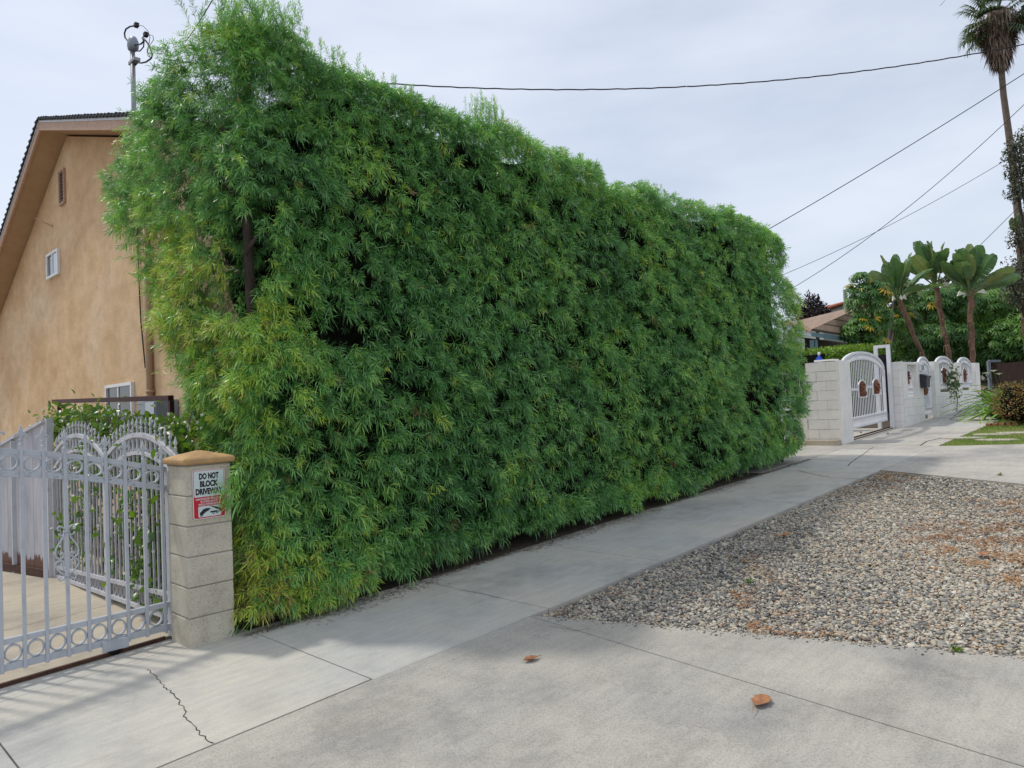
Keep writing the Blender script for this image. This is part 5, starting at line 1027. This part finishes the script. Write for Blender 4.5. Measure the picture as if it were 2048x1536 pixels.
weeds([(1915, 1304), (1497, 1166), (1775, 868), (1722, 866), (1915, 819), (1998, 951)], ['small green weed at the near edge of the gravel', 'tiny green sprout in the middle of the gravel', 'green weed in the joint before the white gate', 'green weed on the rail of the white driveway gate', 'tuft of weeds at the foot of the white wall', 'brown green weed clod lying on the far apron'], .045, 14)

# ------------------------------------------------------------------ fallen leaves
def fallen(name, label, c, yaw, L_, W_, stem, curl=.25, tilt=0.):
    r = thing(name, label, 'leaf', c, 'fallen dry leaves'); n = 9; V = []; T = []; ca, sa = math.cos(yaw), math.sin(yaw)
    for i in range(n+1):
        t = i/n; w = W_*.5*math.sin(PI*min(1, t*.93+.04))**.7*(1+.12*math.sin(t*21))
        for s in (-1, -.5, 0, .5, 1):
            x = (t-.5)*L_; y = s*w; z = .006+curl*abs(s)**1.5*w+.02*math.sin(t*7+s*2)*L_*.6+abs(t-.5)*L_*.18+tilt*y; V.append((c[0]+ca*x-sa*y, c[1]+sa*x+ca*y, c[2]+max(z, .002)))
    for i in range(n):
        for j in range(4): a = i*5+j; T.append((a, a+5, a+6, a+1))
    o = npmesh('blade', np.array(V), np.array(T), M['deadleaf'], r); o.modifiers.new('s', 'SOLIDIFY').thickness = .0008
    e_ = np.array(V[2]); d = np.array([-ca, -sa, 0]); sd = np.array([sa, -ca, 0]); MB().tube([e_, e_+d*stem*.4+sd*stem*.05+np.array([0, 0, .003]), e_+d*stem+sd*stem*.18+np.array([0, 0, -.004])], [.0022, .0018, .0012], 5).build('stem', M['deadleaf'], r)
p = gnd(1523, 1407); q = gnd(1500, 1452); v = p-q; fallen('fallen_leaf', 'dry tan leaf with a long stem lying nearest on the apron', p, math.atan2(*(gnd(1540, 1390)-gnd(1505, 1425))[[1, 0]]), .135, .085, .085, .3)
p = gnd(1062, 1322); fallen('fallen_leaf', 'curled orange brown leaf on the apron below the gravel corner', p, math.atan2(*(gnd(1045, 1328)-gnd(1082, 1316))[[1, 0]]), .10, .05, .03, .6)
p = gnd(1568, 1073); fallen('fallen_leaf', 'long flat brown leaf on the gravel near the sidewalk', p, math.atan2(*(gnd(1588, 1068)-gnd(1545, 1078))[[1, 0]]), .20, .07, .06, .3)
p = gnd(1965, 1112); fallen('fallen_leaf', 'pale brown leaf on the gravel toward the right edge', p, math.atan2(*(gnd(1980, 1104)-gnd(1945, 1120))[[1, 0]]), .16, .07, .04, .3)

# ------------------------------------------------------------------ sky, sun, camera
EL = R_(60); az = np.array([-.36, .93]); az /= np.linalg.norm(az); SUN = Vector((az[0]*math.cos(EL), az[1]*math.cos(EL), math.sin(EL)))
w = bpy.data.worlds.new('World'); scn.world = w; w.use_nodes = True; nt = w.node_tree; bg = nt.nodes['Background']
sky = N(nt, 'ShaderNodeTexSky', sky_type='NISHITA'); sky.sun_disc = False; sky.sun_elevation = EL; sky.sun_rotation = math.atan2(SUN.x, SUN.y); sky.air_density = 1.0; sky.dust_density = 2.0; sky.ozone_density = 1.5
tc = N(nt, 'ShaderNodeTexCoord'); mp = N(nt, 'ShaderNodeMapping'); mp.inputs['Scale'].default_value = (1.2, 1.6, 5.5); L(nt, tc.outputs['Generated'], mp.inputs[0])
nz = N(nt, 'ShaderNodeTexNoise'); nz.inputs['Scale'].default_value = 1.6; nz.inputs['Detail'].default_value = 6; nz.inputs['Roughness'].default_value = .5; L(nt, mp.outputs[0], nz.inputs['Vector'])
veil = ramp(nt, nz.outputs['Fac'], [(.3, (.55, .55, .55)), (.65, (.86, .86, .86))])
cl = mix(nt, veil, sky.outputs[0], (6.35, 6.8, 7.6)); L(nt, cl, bg.inputs['Color']); bg.inputs['Strength'].default_value = .135
sl = bpy.data.lights.new('sun', 'SUN'); sl.energy = 2.0; sl.angle = R_(3.2); sl.color = (1, .95, .86); so = bpy.data.objects.new('sun', sl); COL.objects.link(so); so.rotation_euler = SUN.to_track_quat('Z', 'Y').to_euler()
cd = bpy.data.cameras.new('camera'); cd.sensor_width = 36; cd.lens = F/2048*36; cd.clip_end = 1000; cd.clip_start = .05; co = bpy.data.objects.new('camera', cd); COL.objects.link(co)
co.matrix_world = Matrix(((RT[0], UP[0], -FW[0], CAM[0]), (RT[1], UP[1], -FW[1], CAM[1]), (RT[2], UP[2], -FW[2], CAM[2]), (0, 0, 0, 1))); scn.camera = co
scn.view_settings.view_transform = 'Standard'; scn.view_settings.look = 'None'; scn.view_settings.exposure = 0.0; scn.view_settings.gamma = 1
scn.render.engine = 'CYCLES'
